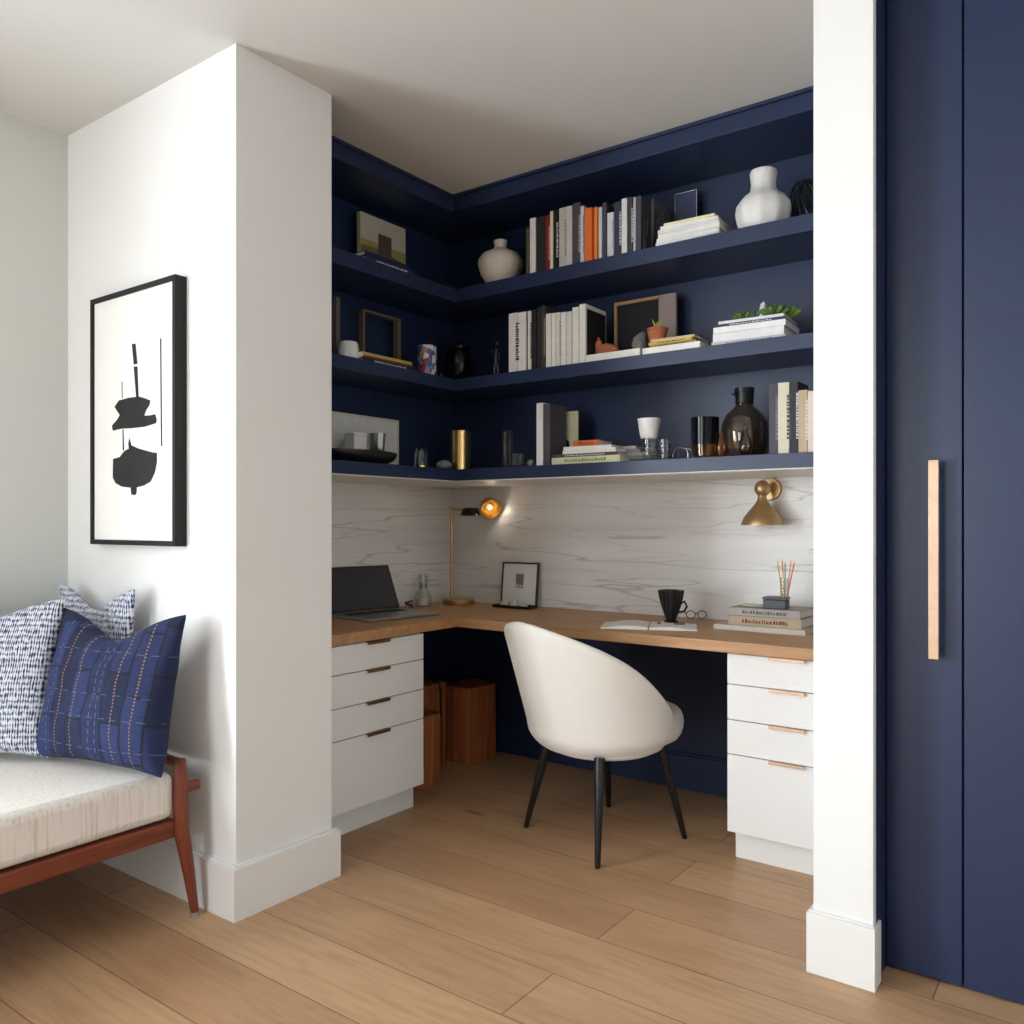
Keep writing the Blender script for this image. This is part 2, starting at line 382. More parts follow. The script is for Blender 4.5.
# closet doors
d1 = struct('door_1', G().box(RX1+.002, -.3455, DOOR, DOOR+.04, .006, CEIL-.004), M['navy'], .002)
d2 = struct('door_2', G().box(-.3415, .30, DOOR, DOOR+.04, .006, CEIL-.004), M['navy'], .002)
struct('wall_closet', G().box(.304, 2.5, DOOR, DOOR+.1, 0, CEIL), M['wall'])
struct('wall_closet_inner', G().box(RX1, .304, DOOR+.06, DOOR+.1, 0, CEIL), M['blackmatt'])
hy = DOOR-.042
ha, hb = onY(928, 460, hy), onY(938.7, 660, hy)
g = G().box(ha.x, hb.x, hy, hy+.012, hb.z, ha.z)
for z in (ha.z-.025, hb.z+.025): g.box(ha.x+.004, hb.x-.004, hy+.012, DOOR, z-.008, z+.008)
h = finish('door_handle', g, M['pull'], loc=(0,0,0), bevel=.0015)
h.parent = d1; h.location = -Vector(d1.location); h['label'] = 'long brass bar handle'

# ------------------------------------------------------------------ shelves, cabinets, desk
for n, t, b in (('top', S1, S1b), ('middle', S2, S2b), ('lowest', S3, S3b)):
    tag(finish('wall_shelf', ell(SX, SY, b, t), M['navy'], bevel=.0012), {'top':'thick navy L-shaped corner shelf, the top one, nearest the ceiling','middle':'thick navy L-shaped corner shelf, the middle one of three','lowest':'thick navy L-shaped corner shelf, the lowest, just above the marble splashback'}[n], 'shelf', 'navy corner shelves')
g = G().prism([(BX+.0005,PY1+.001),(DX,PY1+.001),(DX,DY),(RX0-.001,DY),(RX0-.001,BY-.0005),(BX+.0005,BY-.0005)], DB, DT)
tag(finish('worktop', g, M['desk'], bevel=.002), 'L-shaped oak desk top fitted into the alcove corner', 'desk')

def cabinet(label, loc, rz, w, dp, handle_mat, hlabel, side_fill):
    """local frame: front face at y=0 looking along -Y, width along X centred, depth to +Y"""
    t = thing('drawer_cabinet', label, 'cabinet', loc, rz, 'white drawer cabinets under the desk')
    th = .02; top = DB-.001
    finish('body', G().box(-w/2, w/2, th, dp, .11, top), M['cab'], t)
    finish('toe_kick', G().box(-w/2+.004, w/2+(side_fill or .012), .070, .085, 0, .112).box(-w/2+.004, -w/2+.02, .085, dp-.05, 0, .112), M['cab'], t)
    if side_fill: finish('filler_panel', G().box(w/2, w/2+side_fill, .004, .022, .11, top), M['cab'], t)
    gap = .0018
    for z1, z0 in ((top-.006, .6427), (.6427, .5158), (.5158, .3923), (.3923, .112)):
        d = finish('drawer', G().box(-w/2, w/2, 0, th-.001, z0+gap, z1-gap), M['cab'], t, bevel=.001)
        hg = G().box(-.062, .062, -.012, .004, z1-gap, z1-gap+.0022).box(-.062, .062, -.0135, -.0115, z1-gap-.009, z1-gap+.0022)
        h = finish('handle', hg, handle_mat, d); h['label'] = hlabel
    return t
cabinet('white four-drawer cabinet under the left arm of the desk, below the laptop', (-2.406, 2.38, 0), PI/2, .545, .48, M['bronze'], 'dark bronze edge pull', 0)
cabinet('white four-drawer cabinet under the right end of the desk, beside the right pier', (-.9403, 2.8905, 0), 0, .4304, .52, M['pull'], 'brass edge pull', .032)

# ------------------------------------------------------------------ books
def book(label, w, d, h, cover, loc, rz=0, mode='stand', mark=None, pages=None, group=None, tiltx=0, name='book'):
    """spine towards local -Y. stand: w thick along X, h tall.  lie: h long along X, w thick along Z"""
    t = thing(name, label, 'book', loc, rz, group)
    if tiltx: t.rotation_euler = (0, tiltx, rz)
    def bx(g, a0,a1,b0,b1,c0,c1):    # a thickness, b depth, c length
        if mode == 'stand': g.box(a0-w/2, a1-w/2, b0, b1, c0, c1)
        else: g.box(c0-h/2, c1-h/2, b0, b1, a0, a1)
    k = min(.0025, w*.18)
    g = G(); bx(g, 0,w,0,k*1.2,0,h); bx(g, 0,k,k*1.2,d,0,h); bx(g, w-k,w,k*1.2,d,0,h)
    finish('cover', g, cover, t, bevel=min(.0008, k*.3))
    g = G(); bx(g, k,w-k,k*1.3,d-.004,.003,h-.003)
    finish('pages', g, pages or M['paper'], t)
    if mark:
        g = G(); rnd = random.Random(label)      # a raised comb-like line of marks along the spine
        c = h*.2; e = w*.3; pts = [(e, c)]
        while c < h*.8:
            L = rnd.uniform(.003, .009)*min(1.3, h/.16); k2 = w*rnd.choice((.58,.66,.7))
            pts += [(e+.0006, c), (k2, c), (k2, c+L), (e+.0006, c+L)]; c += L+rnd.uniform(.002, .005)
        pts += [(e+.0006, c), (e, c)]
        if mode == 'stand': mt = Matrix(((1,0,0,0),(0,0,1,0),(0,1,0,0),(0,0,0,1)))
        else: mt = Matrix(((0,1,0,-h/2),(0,0,1,0),(1,0,0,0),(0,0,0,1)))
        g.prism(pts, -.0004, .0002, mt)
        finish('spine_lettering', g, mark, t)
    return t
WT, BK = C(225,225,222), C(28,28,32)
def row(plane, shelf, items, group, dp=.19):
    for i, (a, b, top, colr, mark, label) in enumerate(items):
        p, q = onY(a, top, plane), onY(b, top, plane)
        w = q.x-p.x; pm = onY((a+b)/2, top, plane)
        book(label, max(w-.0016, .003), dp-random.uniform(0,.02), pm.z-shelf, colr, (pm.x, plane+random.uniform(0,.003), shelf+.0003), 0, 'stand', mark, group=group)
R1 = 'books standing on the top shelf'
row(2.945, S1, [
 (526,529.4,229,C(84,78,52),None,'thin olive book at the left end of the top shelf row, shorter than its neighbours'),
 (529.7,535.6,218,WT,None,'white-spined book near the left end of the top shelf row, beside the black-green book'),
 (536,545,216.5,C(34,38,32),None,'wide blackish green book on the top shelf, second from the white left-hand book'),
 (545,549.4,215.6,C(120,24,34),C(190,150,140),'dark red book on the top shelf'),
 (549.7,553,211,C(226,218,182),None,'thin cream yellow book on the top shelf, right of the dark red one'),
 (553.2,557.6,210,BK,C(220,210,200),'black book with pale lettering on the top shelf, between cream and wide grey books'),
 (558.6,566,207.5,C(196,192,186),C(130,126,120),'light grey thick book on the top shelf, left half of the pale pair'),
 (566,572,206,C(206,203,196),None,'light grey book on the top shelf, right half of the pale pair'),
 (572.3,579.8,202.5,C(74,74,76),C(160,158,150),'dark grey tall book on the top shelf, left of the orange books'),
 (580,583.8,206,C(206,212,224),C(90,110,150),'white book with blue lettering touching the orange book on the top shelf'),
 (584.2,592,208,C(240,118,48),None,'bright orange book, the wider one, on the top shelf'),
 (592.2,594,208,C(190,66,20),None,'deep rust orange slim book squeezed between two brighter orange books'),
 (594,597.2,207,C(246,140,52),None,'bright orange narrow book, right-hand one of the orange books'),
 (598,601.7,207,C(218,214,226),None,'pale lilac white book directly right of the orange books'),
 (602,606.4,202.5,C(70,72,82),None,'slate grey tall book between pale lilac book and short white book'),
 (606.9,613.4,212.5,C(224,226,230),C(170,170,180),'short white book on the top shelf, lowest of the right half of the row'),
 (613.8,620.8,202,C(52,56,74),C(180,184,196),'dark blue grey book with silver lettering on the top shelf'),
 (621.3,627,198.4,WT,None,'tall white book on the top shelf, right of the silver-lettered dark book'),
 (627.3,632.4,197,C(58,60,68),C(190,190,196),'charcoal book with dense pale lettering near the right end of the top row'),
 (632.8,635.7,197,C(178,180,186),None,'thin silver grey book near the right end of the top row'),
 (636,641,196,C(66,68,76),None,'charcoal tall book closing the right end of the top shelf row')], R1)
R2 = 'books standing on the middle shelf'
row(2.945, S2, [
 (508.3,517.3,313,C(224,220,212),C(60,60,60),'wide white book with black lettering at the left end of the middle shelf row'),
 (517.5,526,312,C(228,225,218),None,'plain white thick book, second from left on the middle shelf'),
 (526.2,527.2,312,BK,None,'very thin black book between two white ones on the middle shelf'),
 (527.4,531,311,C(226,222,214),C(80,80,80),'narrow white book left of the black books on the middle shelf'),
 (531.3,536.5,310,BK,None,'plain black book on the middle shelf'),
 (536.7,540.6,307,C(40,38,40),None,'dark charcoal book touching the plain black book on the middle shelf'),
 (540.7,544.6,305.4,C(58,54,52),C(150,140,130),'tall dark taupe book left of the run of white magazines'),
 (545.4,551,313.5,C(226,224,216),None,'first of the run of white magazines, shortest at its left end'),
 (551.2,555.6,313,C(232,230,222),None,'slim white magazine, second in the run after the dark books'),
 (555.8,560.3,312.4,C(222,220,212),C(150,150,150),'white magazine with grey lettering in the middle of the white run'),
 (560.5,565.8,312,C(232,230,224),None,'plain white magazine just left of the narrower end pair'),
 (566,571.5,311.5,C(220,217,208),None,'off-white magazine just before the step up to taller spines'),
 (571.8,578.7,307,C(230,228,220),None,'taller white volume beside the white open frame')], R2)
# red spot on the dark book
p = onY(541.5, 319, 2.944)
R3 = 'books standing on the lowest shelf'
row(2.945, S3, [
 (536,542.8,403,C(228,228,228),None,'white upright book at the left of the lowest shelf'),
 (543,549.8,404,C(76,74,82),None,'grey upright book beside the white one at the left of the lowest shelf'),
 (768.4,777.3,383.7,C(72,68,82),C(120,116,130),'dusky violet book right of the smoky glass jug'),
 (777.6,789.2,382.5,C(216,210,186),C(80,78,70),'cream book with dark lettering near the right pier'),
 (789.4,797.8,381.5,C(42,38,46),C(200,196,200),'near-black book with white lettering near the right pier'),
 (798,807.3,390,C(190,170,140),C(220,210,190),'tan book near the right pier, shorter than the near-black one'),
 (807.5,816,391,C(226,210,200),None,'pale pink book at the far right against the pier')], R3, .13)

def lying(label, a, b, plane, z, th, cover, dp=.2, rz=0, mark=None, group=None, name='book'):
    """book lying flat: spans pixels a..b on the plane of its spine; returns the top height"""
    p, q = onY(a, CY, plane), onY(b, CY, plane)
    L = q.x-p.x; c = (p+q)/2
    book(label, th, dp, L, cover, (c.x, plane, z+.0003), rz, 'lie', mark, group=group, name=name)
    return z+th+.0004
def spanz(py, a, plane): return onY(a, py, plane).z
# top shelf white stack (turned a little, showing its page ends)
z = S1; G1 = 'white books stacked flat on the top shelf'
rz = .0
for i, (a, b, th, c, l) in enumerate([(657,719,.022,WT,'white book at the bottom of the stack on the top shelf'),
  (657.5,718,.016,C(232,232,230),'white book second from the bottom of the top shelf stack'),
  (658.5,719,.017,C(236,234,228),'white book third from the bottom of the top shelf stack'),
  (659,718,.014,WT,'white book just beneath the topmost pair of the top shelf stack'),
  (661,717,.013,C(238,236,230),'white book second from the top of the top shelf stack'),
  (664,714,.010,C(232,226,180),'pale yellow-edged booklet topping the white stack on the top shelf')]):
    z = lying(l, a, b, 2.965, z, th, c, .21, .10-.03*(i%3), None, G1)
TOP1 = z
# middle shelf flat books
z = S2
z2 = lying('wide white book lying flat in front of the terracotta bird', 585.5, 640, 2.935, S2, .030, C(230,227,220), .2, 0, None, 'white flat books on the middle shelf')
z3 = lying('wide white book lying flat under the colourful small books', 642.5, 700, 2.935, S2, .026, C(236,234,228), .2, 0, None, 'white flat books on the middle shelf')
z4 = lying('thin multicoloured booklet lowest on the white book, middle shelf', 650, 696, 2.95, z3, .011, C(168,120,60), .15, .02, C(70,60,40), 'small flat books under the plant pot')
z4 = lying('thin brown booklet with yellow spine end, between the other two small flat books', 648, 692, 2.95, z4, .011, C(196,182,70), .15, -.03, C(90,40,30), 'small flat books under the plant pot')
z4 = lying('pale wood-toned booklet directly under the terracotta pot', 651, 694, 2.95, z4, .009, C(206,180,150), .15, .03, None, 'small flat books under the plant pot')
POTZ = z4
z = S2; G4 = 'large white volumes stacked at the right of the middle shelf'
z = lying('grey-white volume at the bottom of the right-hand middle shelf stack', 712, 785, 2.945, z, .014, C(196,196,202), .2, .05, C(150,150,160), G4)
z = lying('thick white volume in the right-hand middle shelf stack, lower of the thick pair', 713.5, 783.5, 2.947, z, .030, C(236,236,238), .2, .05, None, G4)
z = lying('thick white volume in the right-hand middle shelf stack, upper of the thick pair', 714, 785, 2.945, z, .022, C(240,240,240), .2, .06, None, G4)
z = lying('slim navy-edged volume near the top of the right-hand middle shelf stack', 717, 784, 2.947, z, .010, C(58,62,84), .2, .06, C(200,200,210), G4)
z = lying('slim white volume topping the right-hand stack, under the succulents', 719, 783, 2.947, z, .010, C(226,226,230), .19, .05, None, G4)
SUCZ = z
# lowest shelf flat stack
z = S3; G5 = 'books stacked flat at the left of the lowest shelf'
z = lying('cream green book at the bottom of the lowest shelf stack', 551.5, 620, 2.935, z, .028, C(206,204,170), .2, 0, C(120,140,90), G5)
z = lying('black and grey book second from bottom of the lowest shelf stack', 553, 617, 2.94, z, .013, C(70,68,66), .19, .02, C(200,200,190), G5)
z = lying('white book in the lowest shelf stack, under the topmost white one', 562, 616, 2.94, z, .016, C(232,230,224), .18, -.03, None, G5)
z = lying('white book just under the small orange book', 564, 611, 2.945, z, .013, C(236,234,228), .17, .04, None, G5)
z = lying('small orange book topping the stack on the lowest shelf', 573, 598, 2.955, z, .024, C(206,112,44), .12, .0, C(120,50,20), G5)
z = S3; G6 = 'grey magazines fanned on the lowest shelf'
for i, (a, b, th, c, l) in enumerate([(625,658,.012,C(60,58,66),'dark magazine at the bottom of the fanned pile beside the cup'),
   (623,652,.014,C(120,116,118),'mid grey magazine second in the fanned pile beside the cup'),
   (622.5,648,.014,C(150,146,146),'pale grey magazine third in the fanned pile beside the cup'),
   (622,640,.014,C(128,122,122),'grey magazine fourth in the fanned pile beside the cup'),
   (621.5,636,.012,C(176,172,168),'light grey magazine topping the fanned pile beside the cup')]):
    z = lying(l, a, b, 3.02 if i else 3.02, z, th, c, .19, 0, None, G6)

# ------------------------------------------------------------------ generic lathe objects
def lathing(name, label, cat, px, base, Y, prof_px, top, bot, mat, n=36, wall=0, group=None, rfun=None, parent=None, X=None):
    """prof_px: (half width in px, fraction of height); returns object"""
    p = onY(px, CY, Y) if X is None else onX(px, CY, X)
    s = pw(1, p); H = (zt(top, p)-base) if bot is None else pw(bot-top, p)
    prof = [(w*s, f*H) for w, f in prof_px]
    if wall:
        prof = prof+[(max(r-wall, .001), max(z, .004)) for r, z in prof[::-1]]
    o = finish(name, G().lathe(prof, n, rfun=rfun), mat, loc=(p.x, p.y, base+.0003))
    return tag(o, label, cat, group), p, H
ridge = lambda a, z: 1+.012*math.cos(24*a)
# top shelf vases
lathing('vase', 'white bottle-necked ceramic vase at the right of the top shelf', 'vase', 763.5, S1, 3.04,
  [(17,0),(21,.04),(25,.18),(27,.34),(26,.46),(21,.57),(14.5,.645),(12.5,.70),(12,.80),(12.8,.90),(13.4,.96),(12.6,1.0),(10,1.0),(9.5,.95),(9.5,.75)], 171.5, None, M['white'], 56, rfun=lambda a, z: 1+.02*math.cos(9*a)*(1 if z < .17 else .2))
lathing('vase', 'small cream round vase with a short neck in the corner of the top shelf', 'vase', 500.5, S1, 3.02,
  [(10,0),(14,.06),(20,.28),(22.6,.46),(22,.58),(18,.70),(10,.78),(6.5,.83),(6,.90),(7,.97),(6.6,1.0),(5,1.0),(4.5,.9)], 241, None, M['cream'], 40, rfun=ridge)
# dark wire sculpture
p = onY(808, CY, 3.13); g = G(); rnd = random.Random(4)
for k in range(12):
    a0 = rnd.uniform(0, PI); tilt = rnd.uniform(-.5, .5); pts = []
    for i in range(29):
        a = 2*PI*i/28
        v = Vector((.046*math.sin(a), .012*math.sin(2*a), .100-.098*math.cos(a)*(1-.04*k/12)))
        v = Matrix.Rotation(tilt*.35, 3, 'Y') @ Matrix.Rotation(a0, 3, 'Z') @ v
        pts.append(v+Vector((0,0,.0035)))
    g.tube(pts, .0028, 6, False)
g.lathe([(.03,0),(.03,.006)], 20)
tag(finish('wire_sculpture', g, M['wire'], loc=(p.x, p.y, S1)), 'dark looped wire ornament at the far right of the top shelf', 'ornament')
# black sculptural forms beside the books
p = onY(648, CY, 3.0)
b = book('grey book leaning at the right end of the top shelf row, behind a black ornament', .012, .15, onY(648,196,3.0).z-S1-.002, C(96,94,94), (p.x+.004, 3.03, S1+.001), 0, 'stand', None, group=R1)
def handform(px, Y, shelf, top, label, seed, mat, w=.012, n=4, px2=None):
    p = onY(px, CY, Y); H = zt(top, p)-shelf; g = G(); rnd = random.Random(seed)
    g.ball((0,0,H*.18), w*1.7, w*1.3, H*.18, disp=.3, seed=seed)
    for k in range(n):
        a = (k-(n-1)/2)
        pts = [(a*w*.5, 0, H*.2), (a*w*.9+.004*rnd.uniform(-1,1), .004*rnd.uniform(-1,1), H*.5), (a*w*1.0+.008, 0, H*.78), (a*w*1.1+.012+.004*rnd.uniform(-1,1), .003, H*(.9+.1*rnd.random()))]
        g.tube(pts, [w*.55, w*.5, w*.42, w*.25], 8)
    return tag(finish('ornament', g, mat, loc=(p.x, p.y, shelf+.0005), subsurf=1, smooth=70), label, 'ornament')
handform(657, 3.035, S1, 206, 'charcoal hand-like ornament between the book row and the white stack on the top shelf', 3, M['figgrey'])
handform(645, 2.955, S1, 215, 'small black twisted ornament in front of the leaning grey book on the top shelf', 9, M['blackmatt'], .007, 3)
# small clear frame behind white stack
def frame(name, label, a, b, ta, base, Y, bar, dp, fmat, inner, imat, lean=0, cat='frame', side=None):
    """upright rectangular frame facing -Y. returns the empty"""
    p, q = onY(a, ta, Y), onY(b, ta, Y); w = q.x-p.x; H = (p.z+q.z)/2-base
    t = thing(name, label, cat, ((p.x+q.x)/2, Y, base+.0004)); t.rotation_euler = (-lean, 0, 0)
    g = G().box(-w/2, -w/2+bar, 0, dp, 0, H).box(w/2-bar, w/2, 0, dp, 0, H).box(-w/2+bar, w/2-bar, 0, dp, 0, bar).box(-w/2+bar, w/2-bar, 0, dp, H-bar, H)
    finish('frame_border', g, fmat, t, bevel=.0008)
    if inner: finish(inner, G().box(-w/2+bar, w/2-bar, dp*.5, dp*.8, bar, H-bar), imat, t)
    return t, w, H
t, w, H = frame('picture_frame', 'small silver frame standing behind the white stack on the top shelf', 674.5, 697, 191.5, S1, 3.19, .004, .014, M['silver'], 'backing', C(70,80,112))
# middle shelf : white open frame, bird, wooden frame, pot, rock
a_, b_ = onY(579.3, 304.6, 2.943), onY(585.3, 304.6, 2.943); w = b_.x-a_.x; H = a_.z-S2
t = book('tallest white volume with a black side panel, ending the middle shelf row', w, .17, H, C(232,230,224), ((a_.x+b_.x)/2, 2.943, S2+.0003), 0, 'stand', None, group=R2)
finish('side_panel', G().box(w/2, w/2+.0006, .012, .165, 0, H-.018), M['blackmatt'], t)['label'] = 'black inset side panel'
frame('picture_frame', 'pale wooden frame with a dark inset standing on the middle shelf', 614, 675.5, 298, S2, 3.19, .013, .02, M['woodlight'], 'backing', C(24,24,30))
p, q = onY(658.5, 296, 3.165), onY(676, 292.5, 3.165)
tag(finish('panel', G().box(-(q.x-p.x)/2, (q.x-p.x)/2, 0, .010, 0, q.z-S2-.002), C(150,134,126), loc=((p.x+q.x)/2, 3.165, S2+.0005), bevel=.001), 'mauve-brown board covering the right part of the pale wooden frame', 'board')
# terracotta bird on white flat book
p = onY(606, CY, 3.02); g = G()
g.ball((0,0,.028), .055, .022, .028, disp=.15, seed=2); g.ball((-.034,0,.052), .017, .014, .026, n=12); g.tube([(-.034,0,.072),(-.037,0,.090)], [.009,.002], 8); g.tube([(.03,0,.024),(.062,0,.030)], [.014,.006], 8)
tag(finish('bird_figurine', g, M['terracotta'], loc=(p.x, p.y, z2+.0005), subsurf=1, smooth=70), 'terracotta bird-like figurine lying on the white book', 'figurine')
p = onY(639.5, CY, 3.07)
tag(finish('stone', G().ball((0,0,.043), .031, .024, .043, n=18, m=12, disp=.5, seed=5), M['grey'], loc=(p.x, p.y, z2-.0 if False else S2+.0345), smooth=60), 'rough grey stone in front of the pale wooden frame', 'stone')
p = onY(657.5, CY, 3.03)
t = thing('potted_plant', 'small terracotta pot with a yellow-green sprig on the flat books', 'plant', (p.x, p.y, POTZ))
s = pw(1, p)
finish('pot', G().lathe([(8*s,0),(9*s,.03),(10*s,.05),(10.6*s,.052),(10.6*s,.06),(9.4*s,.06),(9*s,.045)], 28), M['terracotta'], t)
g = G(); rnd = random.Random(3)
for k in range(9):
    a = rnd.uniform(0, 2*PI); L = rnd.uniform(.02,.045)
    g.tube([(0,0,.05),(L*.25*math.cos(a), L*.25*math.sin(a), .052+L*.5),(L*.55*math.cos(a), L*.55*math.sin(a), .055+L)], [.002,.005,.0008], 6)
finish('foliage', g, M['lime'], t)
# succulents lying along the top of the stack
def succulent(px, Y, z, r, n, seed, label, mat):
    p = onY(px, CY, Y); g = G(); rnd = random.Random(seed)
    for k in range(n):
        a = k*2.4; e = .40+1.1*k/n; L = r*(1.1-.45*k/n)
        d = Vector((math.cos(a)*math.cos(e), math.sin(a)*math.cos(e), math.sin(e)))
        c = Vector((0,0,.006)); g.tube([c+d*L*.1, c+d*L*.5, c+d*L*.85, c+d*L], [r*.08, r*.2, r*.17, r*.03], 7)
    return tag(finish('succulent', g, mat, loc=(p.x, p.y, z+.0005), smooth=60), label, 'plant', 'succulents on the stacked volumes')
M['green2'] = P('grey_green_leaf', (110,124,104), .5, 0, .2, 20)
succulent(743, 3.02, SUCZ, 0.049, 22, 1, 'green succulent at the left end of the row on the stacked volumes', M['green'])
succulent(753, 3.05, SUCZ, 0.052, 22, 2, 'grey-green succulent left of the white crystal', M['green2'])
succulent(774, 3.02, SUCZ, 0.058, 26, 3, 'dark green succulent right of the white crystal', M['green'])
succulent(787, 3.06, SUCZ, 0.052, 24, 4, 'bright green succulent nearest the right end of the stacked volumes', P('bright_leaf', (120,150,58), .5, 0, .25, 20))
p = onY(764, CY, 3.04)
tag(finish('crystal', G().ball((0,0,.032), .017, .015, .034, n=7, m=5, disp=.5, seed=8), C(222,222,226,.4), loc=(p.x, p.y, SUCZ+.001), smooth=5), 'white crystal standing amid the succulents', 'crystal')
# lowest shelf : picture, cup, glasses, jug
t, w, H = frame('picture_frame', 'small cream frame with a dark silhouette behind the lowest shelf stack', 552.5, 577.5, 412, S3, 3.09, .008, .012, C(206,200,168), 'backing', C(196,192,160))
finish('silhouette', G().prism([(-.03,.0),(.03,0),(.034,.05),(.018,.07),(.014,.10),(-.004,.11),(-.016,.09),(-.012,.06),(-.028,.045)], -.0012, 0, Matrix.Translation((.004,.0055,.012)) @ Matrix.Rotation(PI/2,4,'X')), M['blackmatt'], t)
def cup(name, label, px, Y, base, top, rb, rt, mat, wall=.002, cat='cup', group=None, n=36, fx=None):
    p = onY(px, CY, Y); s = pw(1, p); H = zt(top, p)-base
    prof = [(rb*s*.9,0),(rb*s,.004),((rb+rt)/2*s,H*.5),(rt*s,H),(rt*s-wall,H),((rb+rt)/2*s-wall,H*.5),(rb*s-wall,.006)]
    return tag(finish(name, G().lathe(prof, n, rfun=fx), mat, loc=(p.x, p.y, base+.0004)), label, cat, group)
cp = cup('glass', 'clear glass tumbler carrying the white cup on the lowest shelf', 650, 2.99, S3+.0125, 439, 8, 10, M['glass'], .003, 'glass')
H0 = cp.dimensions.z if False else zt(439, onY(650,CY,2.99))
cup('cup', 'white cup stacked on a clear glass on the lowest shelf', 649, 2.99, H0+.0005, 419, 8.5, 11.5, M['white'], .003)
cup('glass', 'short clear glass right of the stacked white cup', 665, 3.0, S3, 440, 6, 7, M['glass'], .0025, 'glass')
p = onY(680.5, CY, 2.99); s = pw(1, p); g = G()
pts = [(-8*s,0,.001)]+[(-8*s*math.cos(PI*i/12), 0, .022+.024*math.sin(PI*i/12)) for i in range(13)]+[(8*s,0,.001)]
g.tube(pts, .0016, 8); g.tube([(x, .045, z) for x, y, z in pts], .0016, 8); g.tube([(-8*s,0,.0016),(-8*s,.045,.0016)], .0016, 8); g.tube([(8*s,0,.0016),(8*s,.045,.0016)], .0016, 8)
tag(finish('wire_holder', g, M['silver'], loc=(p.x, p.y, S3+.0006)), 'small silver wire arch holder left of the black tumbler', 'holder')
p = onY(705, CY, 3.0); s = pw(1, p); H = zt(418, p)-S3
t = thing('glass', 'black glass tumbler with a glowing amber base on the lowest shelf', 'glass', (p.x, p.y, S3+.0004))
finish('glass_base', G().lathe([(10*s,0),(12.5*s,.006),(13.4*s,H*.33),(13.2*s,H*.33),(12*s,.012)], 36), M['amber'], t)
finish('glass_wall', G().lathe([(13.4*s,H*.332),(13.9*s,H),(13.2*s,H),(12.6*s,H*.34)], 36), M['smokeblack'], t)
p = onY(744.5, CY, 3.08); s = pw(1, p); H = zt(404, p)-S3
t = thing('jug', 'round smoky glass jug with black cap on the lowest shelf', 'jug', (p.x, p.y, S3+.0004))
jp = [(15,0),(19,.03),(22.5,.22),(23.6,.45),(22.5,.64),(18,.80),(11,.92),(8.5,.97),(8.5,1.0)]
finish('jug_body', G().lathe([(r*s, f*H) for r, f in jp]+[(max(r-1.1, 1)*s, max(f*H, .005)) for r, f in jp[::-1]], 48), M['smoke'], t)
hc = zt(388.5, p)-S3
finish('cap', G().lathe([(8.6*s,H),(9*s,H+.002),(9*s,hc*.93),(9.8*s,hc*.935),(9.8*s,hc),(0,hc)], 36).tube([(-8*s,0,hc-.02),(-12*s,0,hc-.018),(-14*s,0,hc-.014)], [.005,.004,.002], 8), M['black'], t)
for px, rr, tp, lb in ((721.5, 6.6, 431, 'amber glass bulb vase between tumbler and jug'), (745.5, 6.6, 427, 'amber glass bulb vase in front of the smoky jug')):
    p = onY(px, CY, 2.965); s = pw(1, p); H = zt(tp, p)-S3
    pr = [(3,0),(4.5,.04),(6.4,.25),(6.6,.42),(5,.62),(2.6,.78),(2.2,.92),(2.8,1.0)]
    tag(finish('bud_vase', G().lathe([(r*s, f*H) for r, f in pr]+[(max(r-.7,.4)*s, max(f*H,.004)) for r, f in pr[::-1]], 28), M['amber'] if px < 730 else M['smoke'], loc=(p.x, p.y, S3+.0004)), lb, 'vase', 'small glass bulb vases')

# ---- corner of the lowest shelf
X0 = -2.60
def onL(px, X): return onX(px, CY, X)
p = onY(460.5, CY, 3.02); s = pw(1, p); H = zt(431.5, p)-S3
tag(finish('metal_cup', G().lathe([(10.2*s,0),(10.4*s,H),(9.8*s,H),(9.6*s,.006)], 40), M['gold'], loc=(p.x, p.y, S3+.0004)), 'shiny gold cylinder cup in the shelf corner', 'cup')
p = onY(443, CY, 2.965)
p = onX(444, CY, -2.52)
tag(finish('pebble', G().ball((0,0,.022), .040, .030, .022, n=20, m=12, disp=.08, seed=2), M['grey'], loc=(p.x, p.y, S3+.0003)), 'oval grey pebble in front of the gold cup', 'stone')
p = onX(421, CY, -2.54); s = pw(1, p)
t = thing('glass_cloche', 'tiny glass dome on a gold base near the corner of the lowest shelf', 'cloche', (p.x, p.y, S3+.0004))
H = zt(445, p)-S3
finish('base', G().lathe([(7.4*s,0),(7.4*s,.012),(6.8*s,.014)], 28), M['gold'], t)
finish('dome', G().lathe([(6.8*s,.0145),(6.8*s,H*.6),(5.5*s,H*.85),(2.5*s,H*.97),(1*s,H),(1.6*s,H*.93),(5*s,H*.82),(6.2*s,H*.6),(6.2*s,.0145)], 28), M['glass'], t)
cut = lambda a, z: 1+.05*math.cos(12*a)
cup('glass', 'tall cut-glass tumbler near the corner of the lowest shelf', 508, 3.03, S3, 431, 5, 5.6, M['glass'], .003, 'glass', 'cut glasses on the lowest shelf', 48, cut)
cup('glass', 'short cut-glass tumbler in front of the tall one on the lowest shelf', 516.5, 2.96, S3, 454, 6.4, 7.2, M['glass'], .003, 'glass', 'cut glasses on the lowest shelf', 48, cut)
p = onY(531, CY, 3.0)
tag(finish('ball', G().ball((0,0,.017), .0165, n=20, m=14), M['grey'], loc=(p.x, p.y, S3+.0003)), 'small grey ball left of the white upright book on the lowest shelf', 'ball')

